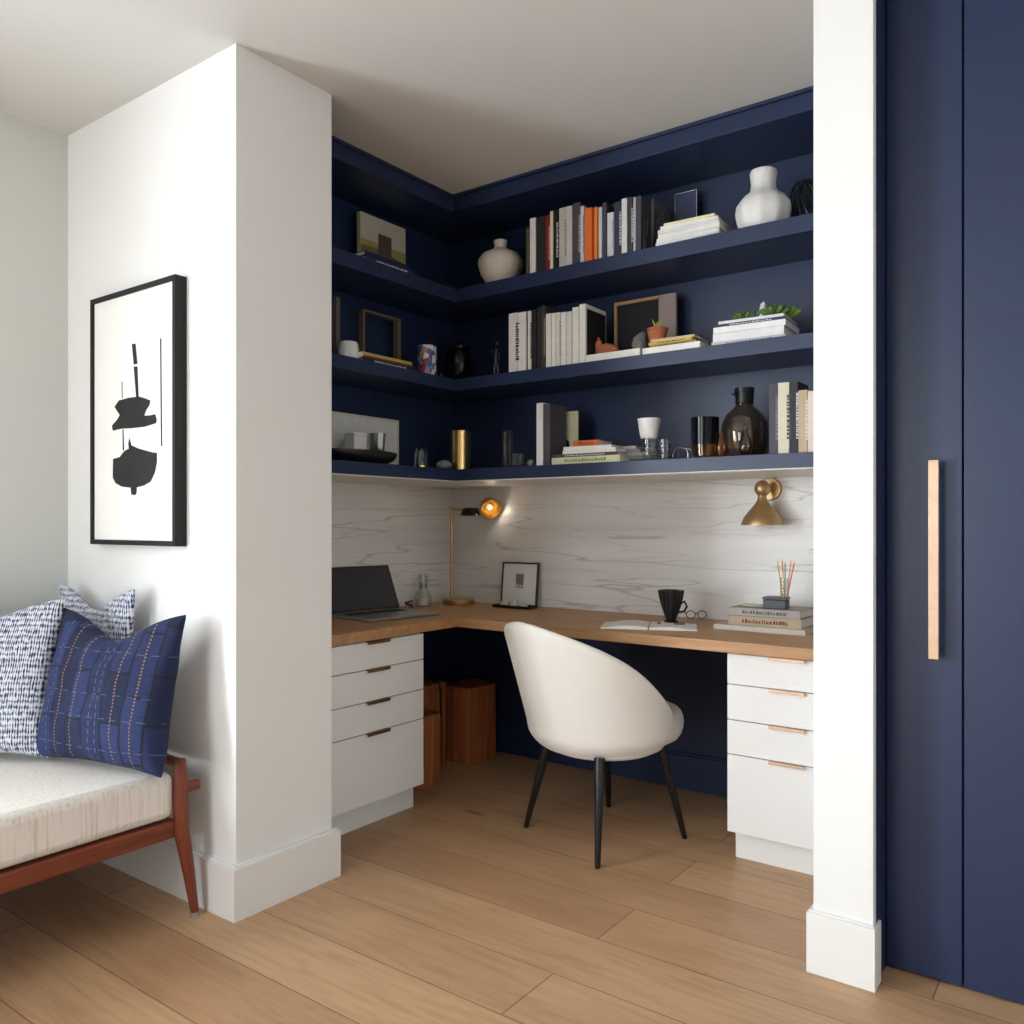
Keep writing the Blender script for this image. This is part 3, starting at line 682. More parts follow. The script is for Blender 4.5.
# ------------------------------------------------------------------ left arm of shelves (things face +X)
def frameL(name, label, a, b, top_a, top_b, base, X, bar, dp, fmat, inner, imat, barR=None):
    """frame facing +X standing at plane X, from pixel a (near) to b (far)"""
    p, q = onX(a, top_a, X), onX(b, top_b, X); w = q.y-p.y; H = (p.z+q.z)/2-base
    t = thing(name, label, 'frame', (X, (p.y+q.y)/2, base+.0004), PI/2)     # local -Y looks to +X
    bR = barR or bar
    g = G().box(-w/2, -w/2+bar, 0, dp, 0, H).box(w/2-bR, w/2, 0, dp, 0, H).box(-w/2+bar, w/2-bR, 0, dp, 0, bar).box(-w/2+bar, w/2-bR, 0, dp, H-bar, H)
    finish('frame_border', g, fmat, t, bevel=.0008)
    if inner: finish(inner, G().box(-w/2+bar, w/2-bR, .003, dp*.8, bar, H-bar), imat, t)
    return t, w, H
# landscape canvas, top shelf
p, q = onX(360.4, 211.4, -2.66), onX(405.5, 229, -2.66); w = q.y-p.y; H = (p.z+q.z)/2-S1
t = thing('canvas_painting', 'small landscape painting with a brown block leaning on the top left shelf', 'painting', (-2.66, (p.y+q.y)/2, S1+.0004), PI/2)
finish('canvas', G().box(-w/2, w/2, 0, .022, 0, H), C(198,192,170), t, bevel=.0006)
finish('painted_field', G().box(-w/2+.001, w/2-.001, -.0006, .0002, H*.05, H*.60), C(168,156,92), t)
finish('painted_hill', G().prism([(-w/2+.001,H*.50),(-w*.1,H*.52),(w/2-.001,H*.42),(w/2-.001,H*.05),(-w/2+.001,H*.05)], -.0012, -.0004, Matrix(((1,0,0,0),(0,0,1,0),(0,1,0,0),(0,0,0,1)))), C(120,112,62), t)
finish('painted_block', G().box(-w*.12, w*.17, -.0018, -.001, H*.44, H*.76), C(92,74,64), t)
def lyingL(label, a, b, X, z, th, cover, dp=.2, mark=None, group=None, rz=0):
    p, q = onX(a, CY, X), onX(b, CY, X); c = (p+q)/2
    book(label, th, dp, q.y-p.y, cover, (X, c.y, z+.0003), PI/2+rz, 'lie', mark, group=group)
    return z+th+.0004
G7 = 'navy books lying on the top left shelf'
z = lyingL('navy book with white spine lettering lying on the top left shelf', 366, 415, -2.475, S1, .020, C(44,52,88), .17, C(226,228,236), G7)
z = lyingL('plain dark navy book lying over the lettered navy one', 365, 411, -2.478, z, .020, C(26,32,66), .17, None, G7)
# pewter dish with ball knob
p = onX(442, CY, -2.54)
t = thing('lidded_dish', 'small dark lidded dish with a round knob near the corner of the top shelf', 'dish', (p.x, p.y, S1+.0004))
finish('dish', G().lathe([(.025,0),(.05,.012),(.056,.022),(.052,.022),(.03,.006)], 32), M['figgrey'], t)
finish('lid', G().lathe([(.053,.023),(.03,.038),(.006,.044),(.004,.058),(.0075,.064),(.0075,.070),(.001,.074)], 32), M['blackmatt'], t)
# middle-left shelf
p = onX(334.8, 298, -2.62)
book('brown-grey upright book at the far left of the middle shelf, beside the pier', .02, .12, p.z-S2, C(104,96,92), (-2.60, p.y, S2+.0003), PI/2, 'stand', None, group='left arm upright book')
p = onX(348.5, CY, -2.52); s = pw(1, p)
t = thing('ceramic_scoop', 'white faceted ceramic vessel with a short spout on the middle left shelf', 'vessel', (p.x, p.y, S2+.0004), PI/4)
finish('vessel_body', G().lathe([(8*s,0),(10*s,.01),(10.4*s,.05),(9*s,.072),(7.6*s,.072),(8.4*s,.05),(8*s,.012)], 10), M['white'], t)
finish('spout', G().tube([(7*s,0,.02),(11.5*s,0,.024),(14*s,0,.03)], [.013,.011,.009], 12), M['white'], t)
t, w, H = frameL('picture_frame', 'open gold and silver frame standing on the middle left shelf', 363.5, 401, 309, 319, S2, -2.67, .010, .03, P('worn_gilt', (142,124,100), .4, .4), None, None, .020)
p = onX(374, CY, -2.70)
tag(finish('small_block', G().lathe([(.016,0),(.016,.05),(.010,.058),(.004,.06)], 20), C(120,116,110), loc=(p.x, p.y, S2+.0004)), 'little grey token standing inside the open metal frame', 'ornament')
G8 = 'books lying on the middle left shelf'
z = lyingL('dark book with bright lettering at the bottom of the middle left pile', 364, 415, -2.475, S2, .015, C(34,34,44), .14, C(210,210,216), G8)
z = lyingL('brown-edged book between the dark and the yellow one, middle left pile', 363, 413, -2.478, z, .010, C(96,66,44), .14, None, G8)
z = lyingL('mustard yellow book topping the middle left pile', 362, 412, -2.478, z, .012, C(196,164,84), .14, None, G8)
# patterned can
def m_can():
    m, nt, b = new('multicolour_print')
    n = N(nt, 'ShaderNodeTexVoronoi', Scale=60.0); nt.links.new(coords(nt, (1,1,.6)), n.inputs['Vector'])
    s = nt.nodes.new('ShaderNodeSeparateColor'); nt.links.new(n.outputs['Color'], s.inputs[0])
    r = ramp(nt, s.outputs[0], [(0, lin((60,90,160))), (.25, lin((220,220,224))), (.5, lin((206,120,60))), (.7, lin((160,50,50))), (.9, lin((110,150,200)))])
    nt.nodes[-1].color_ramp.interpolation = 'CONSTANT' if hasattr(nt.nodes[-1], 'color_ramp') else None
    nt.links.new(r, b.inputs['Base Color']); b.inputs['Roughness'].default_value = .35; return m
p = onX(427, CY, -2.535); s = pw(1, p); H = zt(346.5, p)-S2
tag(finish('tin_can', G().lathe([(9.3*s,0),(9.8*s,.002),(9.6*s,.004),(9.6*s,H-.004),(9.9*s,H-.002),(9.5*s,H),(9*s,H-.003),(9*s,.01)], 36), m_can(), loc=(p.x, p.y, S2+.0004)), 'multicoloured patterned tin near the corner of the middle shelf', 'tin')
# black teapot-like vessel in the corner
p = onY(459, CY, 3.03); s = pw(1, p)
t = thing('lidded_jar', 'glossy black lidded jar in the corner of the middle shelf', 'jar', (p.x, p.y, S2+.0004))
H = zt(341, p)-S2
finish('jar_body', G().lathe([(9*s,0),(12*s,H*.1),(14.5*s,H*.4),(14*s,H*.65),(11*s,H*.8),(11.5*s,H*.85),(10*s,H*.86)], 36), M['smokeblack'], t)
finish('jar_lid', G().lathe([(10.5*s,H*.862),(6*s,H*.93),(2*s,H*.95),(3.4*s,H*1.0),(3*s,H*1.05),(.1*s,H*1.07)], 28), M['black'], t)
p = onX(441, CY, -2.52)
tag(finish('small_bottle', G().lathe([(.010,0),(.012,.003),(.012,.028),(.005,.036),(.005,.046),(.007,.048),(.004,.048)], 20), M['smokeblack'], loc=(p.x, p.y, S2+.0004)), 'tiny black bottle between patterned tin and black jar', 'bottle')
# grey figurine
p = onY(496, CY, 2.99); s = pw(1, p); H = zt(340, p)-S2; g = G()
g.lathe([(.016,0),(.018,.004),(.014,.010)], 16)
g.tube([(-.006,0,.008),(-.010,0,.03),(-.004,0,.055),(0,0,.075)], [.007,.008,.010,.011], 10); g.tube([(.008,0,.008),(.012,0,.03),(.006,0,.055),(0,0,.07)], [.006,.007,.009,.010], 10)
g.tube([(0,0,.065),(.001,0,H*.72),(.002,0,H*.80)], [.012,.013,.006], 10); g.ball((.004,0,H*.90), .009, .009, .012, 10, 8)
g.tube([(.008,0,H*.70),(.020,0,H*.60),(.016,-.004,H*.45)], [.005,.004,.003], 8); g.tube([(-.008,0,H*.70),(-.020,0,H*.62),(-.022,-.004,H*.74)], [.005,.004,.003], 8)
tag(finish('figurine', g, M['figgrey'], loc=(p.x, p.y, S2+.0004), smooth=70), 'dark grey standing figurine left of the white books on the middle shelf', 'figurine')
# lowest-left shelf
t, w, H = frameL('picture_frame', 'wide white framed panel leaning at the left of the lowest shelf', 331, 399, 411.5, 420, S3, -2.70, .010, .02, C(216,206,192), 'backing', C(222,220,214))
p, q = onX(334, CY, -2.50), onX(404, CY, -2.50); yc = (p.y+q.y)/2; hw = (q.y-p.y)/2
g = G().lathe([(.06,0),(.085,.004),(.108,.022),(.118,.042),(.118,.052),(.114,.052),(.112,.048),(.001,.047)], 44)
o = tag(finish('pedestal_dish', g, M['black'], loc=(-2.578, yc+.005, S3+.0004)), 'wide black raised dish at the left of the lowest shelf', 'dish'); o.scale = (1, hw/.118, 1)
p = onX(354, CY, -2.60)
tag(finish('ceramic_box', G().box(-.03,.03,-.036,.036,0,.070).box(-.031,.031,-.037,.037,.071,.082), M['white'], loc=(-2.59, p.y, S3+.0480), bevel=.003), 'white lidded ceramic box resting on the black raised dish', 'box')
p = onX(377, CY, -2.59); s = pw(1, p)
tag(finish('metal_cup', G().lathe([(6*s,0),(7*s,.01),(8.4*s,.092),(7.9*s,.092),(6.4*s,.012)], 28, rfun=lambda a, z: 1+.04*math.cos(10*a)), M['silver'], loc=(p.x, p.y, S3+.0480)), 'silver fluted cup resting on the black raised dish', 'cup')

# ------------------------------------------------------------------ things on the desk
def V2(p): return Vector((p.x, p.y, 0))
# laptop
W, dpt = .395, .285; ang = PI/2-.12; mid = Vector((-2.828, 2.722, 0))
t = thing('laptop', 'open grey laptop with a dark screen on the left arm of the desk', 'laptop', (mid.x, mid.y, DT+.0004), ang)
finish('base', G().box(-W/2, W/2, -dpt, 0, .001, .013), M['alu'], t, bevel=.002)
g = G()
for r in range(5):
    for c in range(12): g.box(-W*.42+c*W*.07, -W*.42+c*W*.07+W*.06, -.03-r*.018-.015, -.03-r*.018, .0131, .0142)
finish('keyboard', g, M['keys'], t); finish('trackpad', G().box(-.045, .045, -dpt+.012, -dpt+.078, .0131, .0134), C(150,148,148,.3), t)
R = Matrix.Translation((0, -.008, .013)) @ Matrix.Rotation(-math.radians(24), 4, 'X')
Hs = .222
lid = finish('lid', G().box(-W/2, W/2, 0, .006, 0, Hs, R), M['alu'], t, bevel=.001)
finish('screen', G().box(-W/2+.003, W/2-.003, -.0012, 0, .004, Hs-.003, R), M['screen'], lid)
finish('screen_bezel', G().box(-W/2+.002, W/2-.002, -.0016, -.0004, .002, .012, R).box(-W/2+.002, W/2-.002, -.0016, -.0004, Hs-.008, Hs-.002, R).box(-W/2+.002, -W/2+.008, -.0016, -.0004, .012, Hs-.008, R).box(W/2-.008, W/2-.002, -.0016, -.0004, .012, Hs-.008, R), M['black'], lid)
# glass carafe with white tumbler
p = onZ(423, 606.5, DT); s = pw(1, p)
t = thing('carafe', 'small clear glass carafe with an upturned cup beside the laptop', 'carafe', (p.x, p.y, DT+.0004))
finish('carafe_body', G().lathe([(7.4*s,0),(8.2*s,.006),(8.4*s,.05),(7*s,.07),(4.6*s,.085),(4.4*s,.12),(3.9*s,.12),(4*s,.086),(6.4*s,.068),(7.6*s,.05),(7.4*s,.008)], 32), M['glass'], t)
finish('carafe_cup', G().lathe([(5.2*s,.092),(5.0*s,.16),(3*s,.165),(0.1*s,.165),(0.1*s,.162),(4.4*s,.158),(4.7*s,.092)], 28), M['glass'], t)
finish('liquid', G().lathe([(7.2*s,.0085),(7.3*s,.045),(0.1*s,.045)], 28), C(216,212,204,.2), t)
p = onZ(409, 608.5, DT); g = G(); rnd = random.Random(2)
for k in range(4):
    pts = [(.018*math.cos(a+k)*(1+.1*k), .014*math.sin(a+k), .003+.010*k/2+.022*abs(math.sin(a*.5))) for a in [i*2*PI/14 for i in range(15)]]
    g.tube(pts, .0016, 6)
tag(finish('coiled_cord', g, M['blackmatt'], loc=(p.x, p.y, DT)), 'little tangle of dark cord between laptop and carafe', 'cord')
# brass desk lamp
p = onZ(458.5, 604.3, DT); s = pw(1, p)
pole = onY(451.6, CY, p.y-.01)
t = thing('desk_lamp', 'brass swing-arm desk lamp in the corner of the desk', 'lamp', (p.x, p.y, DT+.0004))
finish('base', G().lathe([(.078,0),(.080,.004),(.080,.026),(.077,.030),(.02,.031)], 44), M['brass'], t)
lx, ly = pole.x-p.x, pole.y-p.y
if math.hypot(lx, ly) > .05: k = .05/math.hypot(lx, ly); lx *= k; ly *= k
Hp = zt(508.5, Vector((p.x+lx, p.y+ly, 0)))-DT
finish('pole', G().tube([(lx,ly,.02),(lx,ly,Hp)], .008, 16).ball((lx,ly,Hp), .010), M['brass'], t)
rt = Vector((CS, SN, 0)); dpv = Vector((-SN, CS, 0))
e = Vector((lx, ly, Hp-.004)); tip = e+rt*.155-dpv*.03+Vector((0,0,-.006))
arm = finish('arm', G().tube([e, e+(tip-e)*.5, tip], .005, 12), M['brass'], t)
# shade: round brass dish tilted toward the viewer with a black flat shade below the arm
zax = (rt*.30-dpv*.80+Vector((0,0,-.45))).normalized()
rot = zax.to_track_quat('Z', 'Y').to_matrix().to_4x4()
Ms = Matrix.Translation(tip+rt*.045+Vector((0,0,.012))) @ rot @ Matrix.Scale(1.15, 4)
finish('lamp_shade', G().lathe([(.002,-.045),(.022,-.043),(.038,-.030),(.047,-.008),(.049,.014),(.047,.014),(.0445,-.008),(.036,-.027),(.020,-.039),(.002,-.041)], 40, mtx=Ms), M['gold'], t)
LAMP = Vector((p.x, p.y, DT))+(Ms @ Vector((0,0,.022)))
finish('bulb', G().lathe([(.006,-.038),(.008,-.025),(.014,-.012),(.010,0),(.002,.004)], 20, mtx=Ms), C(240,232,214,.3), t)
o = finish('cap_shade', G().lathe([(.052,-.022),(.040,.016),(.012,.020),(.001,.020),(.001,.016),(.038,.012),(.049,-.022)], 36, c=tuple(e+rt*.098-dpv*.02+Vector((0,0,-.012)))), M['black'], t); o['label'] = 'black flared lower shade'
# small framed picture + tray
a, b = onY(500, CY, 3.41), onY(536, CY, 3.41)
ax = V2(b)-V2(a); w = ax.length; ang = math.atan2(ax.y, ax.x)
t = thing('picture_frame', 'small dark-framed print with a wide white mount standing on the desk', 'frame', ((a.x+b.x)/2, (a.y+b.y)/2, DT+.0004), ang)
t.rotation_euler = (-.10, 0, ang)
H = .222; k = .008
finish('frame_border', G().box(-w/2,-w/2+k,0,.014,0,H).box(w/2-k,w/2,0,.014,0,H).box(-w/2+k,w/2-k,0,.014,0,k).box(-w/2+k,w/2-k,0,.014,H-k,H), M['darkframe'], t, bevel=.0008)
finish('mount', G().box(-w/2+k, w/2-k, .005, .010, k, H-k), M['artpaper'], t)
finish('print', G().box(-.024, .022, .0042, .0052, H*.42, H*.74), C(128,124,118), t)
finish('print_detail', G().ball((-.014,.004,H*.47), .010, .0012, .012).ball((.008,.004,H*.46), .013, .0012, .008), C(196,190,178), t)
c = onY(515, CY, 3.355)
t = thing('tray', 'shallow black tray holding pale shells in front of the framed print', 'tray', (c.x, c.y, DT+.0004), ang)
g = G().box(-.11,.11,-.04,.04,0,.004).box(-.11,.11,-.04,-.037,.004,.014).box(-.11,.11,.037,.04,.004,.014).box(-.11,-.107,-.037,.037,.004,.014).box(.107,.11,-.037,.037,.004,.014)
finish('tray_body', g, M['black'], t, bevel=.0008)
rm = Matrix.Rotation(ang, 4, 'Z')
for k, (x, y, r, l) in enumerate([(-.060,-.005,.026,'pale pink shell at the left of the black tray'),(-.003,.003,.028,'round cream shell in the middle of the black tray'),(.055,-.006,.022,'small ivory shell at the right of the black tray')]):
    q = rm @ Vector((x, y, 0))
    g = G().lathe([(r*.5,0),(r,r*.25),(r*.95,r*.6),(r*.6,r*1.0),(r*.25,r*1.25),(.001,r*1.35)], 24, rfun=lambda a, z: 1+.07*math.cos(9*a))
    tag(finish('shell', g, C(216-8*k,196+4*k,176+6*k), loc=(c.x+q.x, c.y+q.y, DT+.0052)), l, 'shell', 'shells in the tray')
# open magazine
a, b = onZ(600.5, 629, DT), onZ(697, 631.5, DT); c0, c1 = onZ(609, 617, DT), onZ(700, 617, DT)
ax = V2(b)-V2(a); w = ax.length; ang = math.atan2(ax.y, ax.x)
mid = (a+b)/2
t = thing('open_magazine', 'open white magazine lying at the front of the desk under the black mug', 'magazine', (mid.x, mid.y, DT+.0004), ang)
dd = .20
def leaf(sg, thick, seed):
    n = 14; top = []; bot = []
    for i in range(n+1):
        f = i/n; x = sg*(.002+f*(w/2-.002)); z = .003+thick*math.sin(PI*min(1, f*1.12+.08))**.7*.8+thick*.25
        top.append((x, z))
    g = G()
    R = []
    for y in (0, dd):
        R.append([Vector((x, y, .0006)) for x, z in top]+[Vector((x, y, z)) for x, z in top[::-1]])
    return g.rings(R)
finish('left_pages', leaf(-1, .012, 1), M['paper'], t); finish('right_pages', leaf(1, .010, 2), M['paper'], t)
finish('spine_fold', G().box(-.002, .002, 0, dd, 0, .004), M['blackmatt'], t)
g = G()
finish('printed_photo', G().box(.03, .14, .10, .185, .0122, .0128), C(120,120,124), t)
# black fluted mug
p = onZ(676, 621.5, DT+.012); p = onZ(671, 622, DT+.0135); s = pw(1, p)
t = thing('mug', 'black fluted flared mug standing on the open magazine', 'mug', (p.x, p.y, DT+.0142), .3)
fl_ = lambda a, z: 1+(.07*math.cos(10*a))*min(1, z/.03)
finish('mug_body', G().lathe([(.028,0),(.032,.004),(.020,.010),(.024,.022),(.037,.062),(.046,.098),(.051,.130),(.046,.130),(.039,.096),(.029,.06),(.010,.03)], 80, rfun=fl_), M['black'], t)
finish('mug_handle', G().tube([(.036,0,.075),(.055,.0,.085),(.064,0,.065),(.054,0,.045),(.030,0,.040)], .005, 10), M['black'], t)
p = onZ(690, 616, DT); p.x += .015; g = G()
for sx in (-.024, .024):
    g.tube([(sx+.019*math.cos(a), 0, .020+.017*math.sin(a)) for a in [i*2*PI/20 for i in range(21)]], .0020, 8, False)
g.tube([(-.006,0,.024),(0,0,.028),(.006,0,.024)], .0018, 8); g.tube([(-.043,0,.026),(-.044,.06,.024),(-.044,.10,.012)], .0018, 8); g.tube([(.043,0,.026),(.044,.06,.024),(.044,.10,.012)], .0018, 8)
q = onZ(688, 619.5, DT)
tag(finish('eyeglasses', g, M['black'], loc=(q.x+.03, q.y+.02, DT+.0012), rot=(0,0,.5)), 'black wire eyeglasses lying right of the mug', 'glasses')
# right-hand pile on the desk
a, b = onZ(717, 630, DT), onZ(806, 637, DT)
ax = V2(b)-V2(a); ang = math.atan2(ax.y, ax.x)
mid = (a+b)/2; GD = 'books piled on the right end of the desk'
xr = RX0-.012
def deskbook(label, x0, x1, y, z, th, c, dp, mark, rz):
    book(label, th, dp, x1-x0, c, ((x0+x1)/2, y, z+.0004), rz, 'lie', mark, group=GD); return z+th+.0005
xa = onZ(717, 630, DT); 
z = deskbook('large pale grey book at the bottom of the pile on the right of the desk', -1.316, -.958, 3.150, DT, .020, C(200,190,180), .27, None, 0)
z = deskbook('book with worn gold and red edge, middle of the desk pile', -1.262, -.978, 3.165, z, .036, C(176,158,132), .22, C(120,50,40), .02)
z = deskbook('grey book with mottled edge topping the desk pile', -1.265, -.985, 3.175, z, .030, C(168,160,152), .19, C(90,84,76), -.02)
PZ = z
# bead string on top-left of pile
g = G()
for k in range(26):
    aa = k/26*2*PI; g.ball((.034*math.cos(aa)+.004*math.cos(3*aa), .024*math.sin(aa), .006), .0048, n=8, m=6)
tag(finish('bead_string', g, C(206,196,176), loc=(-1.19, 3.24, PZ+.0012)), 'loop of pale beads on the left of the desk book pile', 'beads')
t = thing('trinket_box', 'dark grey square box on the desk book pile, left of the pencils', 'box', (-1.095, 3.235, PZ+.0004), .05)
finish('box_body', G().box(-.043,.043,-.03,.03,0,.034), C(60,62,66,.4), t, bevel=.002)
finish('box_lid', G().box(-.045,.045,-.032,.032,.035,.045), C(70,72,76,.4), t, bevel=.002)
pv = onY(783, CY, 3.14)
o, pq, H = lathing('glass_vase', 'slim clear glass cylinder holding pencils on the book pile', 'vase', 784.5, PZ, 3.235, [(4.2,0),(4.4,.02),(4.4,1.0),(3.9,1.0),(3.9,.05)], 578, None, M['glass'], 28)
rnd = random.Random(11)
for k, (dx, dy, tx, ty) in enumerate([(-.004,.0,-.030,.005),(.0,.004,-.012,.008),(.003,-.003,.006,-.01),(.006,.003,.024,.004),(.002,.006,.036,.012)]):
    b0 = Vector((dx*.6, dy*.6, .008)); b1 = Vector((tx, ty, H+.070+.006*(k%2)))
    dirn = (b1-b0)
    t = thing('pencil', ['leftmost yellow pencil fanning out of the glass cylinder','second pencil from the left, orange, in the glass cylinder','middle grey pencil in the glass cylinder','second pencil from the right, pale orange, in the glass cylinder','rightmost reddish pencil fanning out of the glass cylinder'][k], 'pencil', (pq.x+b0.x, pq.y+b0.y, PZ+b0.z), 0, 'pencils in the glass cylinder')
    sh = Vector((0,0,0))
    finish('shaft', G().tube([sh, dirn*.93], .0026, 6), [C(224,180,70),C(226,140,60),C(150,146,140),C(230,160,90),C(210,110,60)][k], t)
    finish('tip', G().tube([dirn*.93, dirn], [.0026, .0005], 6), C(230,206,160), t)
t = thing('tape_box', 'dark low box at the far right of the desk against the pier', 'box', (-.845, 3.33, DT+.0004))
finish('box_body', G().box(-.045,.045,-.05,.05,0,.092), C(84,86,84,.5), t, bevel=.002); finish('box_lid', G().box(-.046,.046,-.051,.051,.093,.104), C(62,64,62,.5), t, bevel=.002)

# wall sconce
bs = onY(768, 482+23, BY)
cen = onY(775, 492, BY)
t = thing('wall_sconce', 'brass cone wall lamp mounted on the marble at the right', 'lamp', (cen.x-.018, BY, cen.z+.012))
Ry = Matrix.Rotation(PI/2, 4, 'X')
finish('wall_plate', G().lathe([(.048,0),(.048,.008),(.044,.014),(.012,.016)], 40, mtx=Ry), M['brass'], t)
finish('joint', G().tube([(0,-.014,0),(0,-.075,.002)], .010, 16).ball((-.004,-.09,.0), .032, .032, .034, 28, 18), M['brass'], t)
sh = [(.017,-.028),(.019,-.045),(.028,-.062),(.052,-.090),(.074,-.118),(.083,-.142),(.084,-.150),(.082,-.150),(.080,-.142),(.071,-.118),(.049,-.091),(.024,-.062),(.014,-.046)]
finish('lamp_shade', G().lathe(sh, 48, c=(-.004,-.09,0)), M['brass'], t)
finish('bulb', G().ball((-.004,-.09,-.088), .020, .020, .026, 20, 14), C(240,236,224,.3), t)

# ------------------------------------------------------------------ timber blocks under the desk
def stump(label, c, w, d, h, rz, seed):
    t = thing('timber_stool', label, 'stool', (c[0], c[1], 0), rz, 'timber block stools under the desk'); rnd = random.Random(seed)
    n = 28; R = []
    for z in (0, .02, h*.3, h*.6, h-.015, h):
        ring = []
        for i in range(n):
            a = 2*PI*i/n; cc, ss = math.cos(a), math.sin(a)
            k = 1/max(abs(cc)**6+abs(ss)**6, 1e-9)**(1/6)
            k *= 1+.035*noise.noise(Vector((cc*2, ss*2, z*2+seed)))
            if z in (0, h): k *= .98
            ring.append(Vector((cc*k*w/2, ss*k*d/2, z)))
        R.append(ring)
    finish('block', G().rings(R), M['stump'], t, smooth=40)
    return t
def ptz(px, py): return onZ(px, py, 0)
q = ptz(472.5, 766); q2 = ptz(499, 755.5); 
t1 = stump('tall reddish timber block stool nearest the chair, standing under the desk corner', (-2.752, 3.395), .20, .24, .385, .0, 1)
t2 = stump('tall timber block stool with a dark curved strap, left of the other tall one', (-2.865, 3.145), .20, .20, .42, .0, 2)
t3 = stump('low timber block stool half hidden behind the left drawer cabinet', (-2.70, 2.925), .19, .18, .325, .0, 3)
g = G(); g.tube([(-.03,.02,.430),(.05,.02,.434),(.095,.02,.424),(.110,.02,.38),(.112,.02,.2),(.112,.02,.02)], .0065, 10)
o = finish('strap', g, C(58,44,40), t2); o['label'] = 'dark curved strap'

# ------------------------------------------------------------------ chair
CHX, CHY = -1.655, 2.873
fw = Vector((.31, .95, 0)).normalized(); crz = math.atan2(fw.y, fw.x)-PI/2      # local +Y = forward
t = thing('desk_chair', 'cream upholstered barrel chair on black tapered legs, turned towards the desk', 'chair', (CHX, CHY, 0), crz)
TM = math.radians(122); nt_, nz_ = 49, 14; rows_o = []
ZB = .347
def rim(s): return .475+.375*(1-abs(s)**1.55)
def shell_pt(s, f, inset=0):
    th = s*TM
    zr = rim(s); z = ZB+(zr-ZB)*f
    lowr = min(1, max(0, (z-ZB)/.075)); rr = .228+.062*math.sin(lowr*PI/2)
    lean = max(0, z-.44)/.41
    cb = max(0, math.cos(th))
    rr2 = rr+.150*lean*cb**.9*.80+.02*lean*(1-cb)
    x = -math.sin(th)*(rr2-inset)*1.0-.018; y = -math.cos(th)*(rr2-inset)*1.0
    return Vector((x, y, z))
g = G(); R = []
for j in range(nz_+1):
    f = j/nz_
    R.append([shell_pt(-1+2*i/(nt_-1), f) for i in range(nt_)])
g.rings(R, False, False, False)
# inner skin
R2 = []
for j in range(nz_+1):
    f = j/nz_; R2.append([shell_pt(-1+2*i/(nt_-1), f, .034) for i in range(nt_)])
bm = g.bm
rows = [[bm.verts.new(p) for p in r] for r in R2]
for a, b in zip(rows, rows[1:]):
    for i in range(nt_-1): bm.faces.new((a[i+1], a[i], b[i], b[i+1]))
bm.verts.ensure_lookup_table(); V = [[bm.verts[j*nt_+i] for i in range(nt_)] for j in range(nz_+1)]
mid_top = [bm.verts.new((V[-1][i].co+rows[-1][i].co)/2+Vector((0,0,.012))) for i in range(nt_)]
for i in range(nt_-1):
    bm.faces.new((V[-1][i], V[-1][i+1], mid_top[i+1], mid_top[i])); bm.faces.new((mid_top[i], mid_top[i+1], rows[-1][i+1], rows[-1][i]))
    bm.faces.new((V[0][i+1], V[0][i], rows[0][i], rows[0][i+1]))
for i in (0, nt_-1):
    for j in range(nz_): bm.faces.new((V[j][i], V[j+1][i], rows[j+1][i], rows[j][i]))
    bm.faces.new((V[-1][i], mid_top[i], rows[-1][i]))
finish('backrest', g, M['boucle'], t, smooth=80, subsurf=1)
def oval(a, b, cy_, z, n=40): return [Vector((a*math.cos(2*PI*i/n)*(1), cy_+b*math.sin(2*PI*i/n), z)) for i in range(n)]
finish('seat_base', G().rings([oval(.15,.15,.0,.336), oval(.200,.200,.0,.341), oval(.232,.232,.0,.358), oval(.236,.236,.0,.42)]), M['boucle'], t, smooth=70)
finish('seat', G().rings([oval(.20,.22,.06,.362), oval(.226,.262,.075,.374), oval(.236,.285,.075,.41), oval(.234,.285,.075,.455), oval(.222,.27,.072,.482), oval(.19,.235,.07,.493), oval(.10,.13,.06,.498)]), M['boucle'], t, smooth=80, subsurf=1)
inv = Matrix.Rotation(-crz, 3, 'Z')
for fx_, fy_ in ((-1.942,2.75),(-1.507,2.572),(-1.795,3.157),(-1.377,3.013)):
    l = inv @ Vector((fx_-CHX, fy_-CHY, 0))
    top = Vector((l.x*.70, l.y*.70, .362))
    finish('leg', G().tube([Vector((l.x,l.y,0)), Vector((l.x,l.y,.004)), top], [.009,.0105,.0205], 18), M['black'], t)

# ------------------------------------------------------------------ daybed
fx0 = -2.355; ye = 1.475
t = thing('daybed', 'walnut daybed with an oatmeal mattress along the left wall', 'daybed', (-2.79, .4, 0))
T = Vector((-2.79, .4, 0))
def L_(g): 
    for v in g.bm.verts: v.co -= T
    return g
finish('mattress', L_(G().box(-3.17, fx0-.002, -.75, ye-.004, .312, .455)), M['mattress'], t, bevel=.028, smooth=60)
finish('side_rail', L_(G().box(fx0-.04, fx0+.002, -.76, ye, .255, .308)), M['walnut'], t, bevel=.006)
finish('side_rail', L_(G().box(-3.18, -3.14, -.76, ye, .255, .308)), M['walnut'], t, bevel=.006)
finish('end_rail', L_(G().box(-3.14, fx0-.04, ye-.05, ye, .255, .308)), M['walnut'], t, bevel=.006)
finish('end_rail', L_(G().box(-3.14, fx0-.04, -.76, -.71, .255, .308)), M['walnut'], t, bevel=.006)
finish('slats', L_(G().box(-3.14, fx0-.04, -.70, ye-.06, .29, .309)), M['walnut'], t)
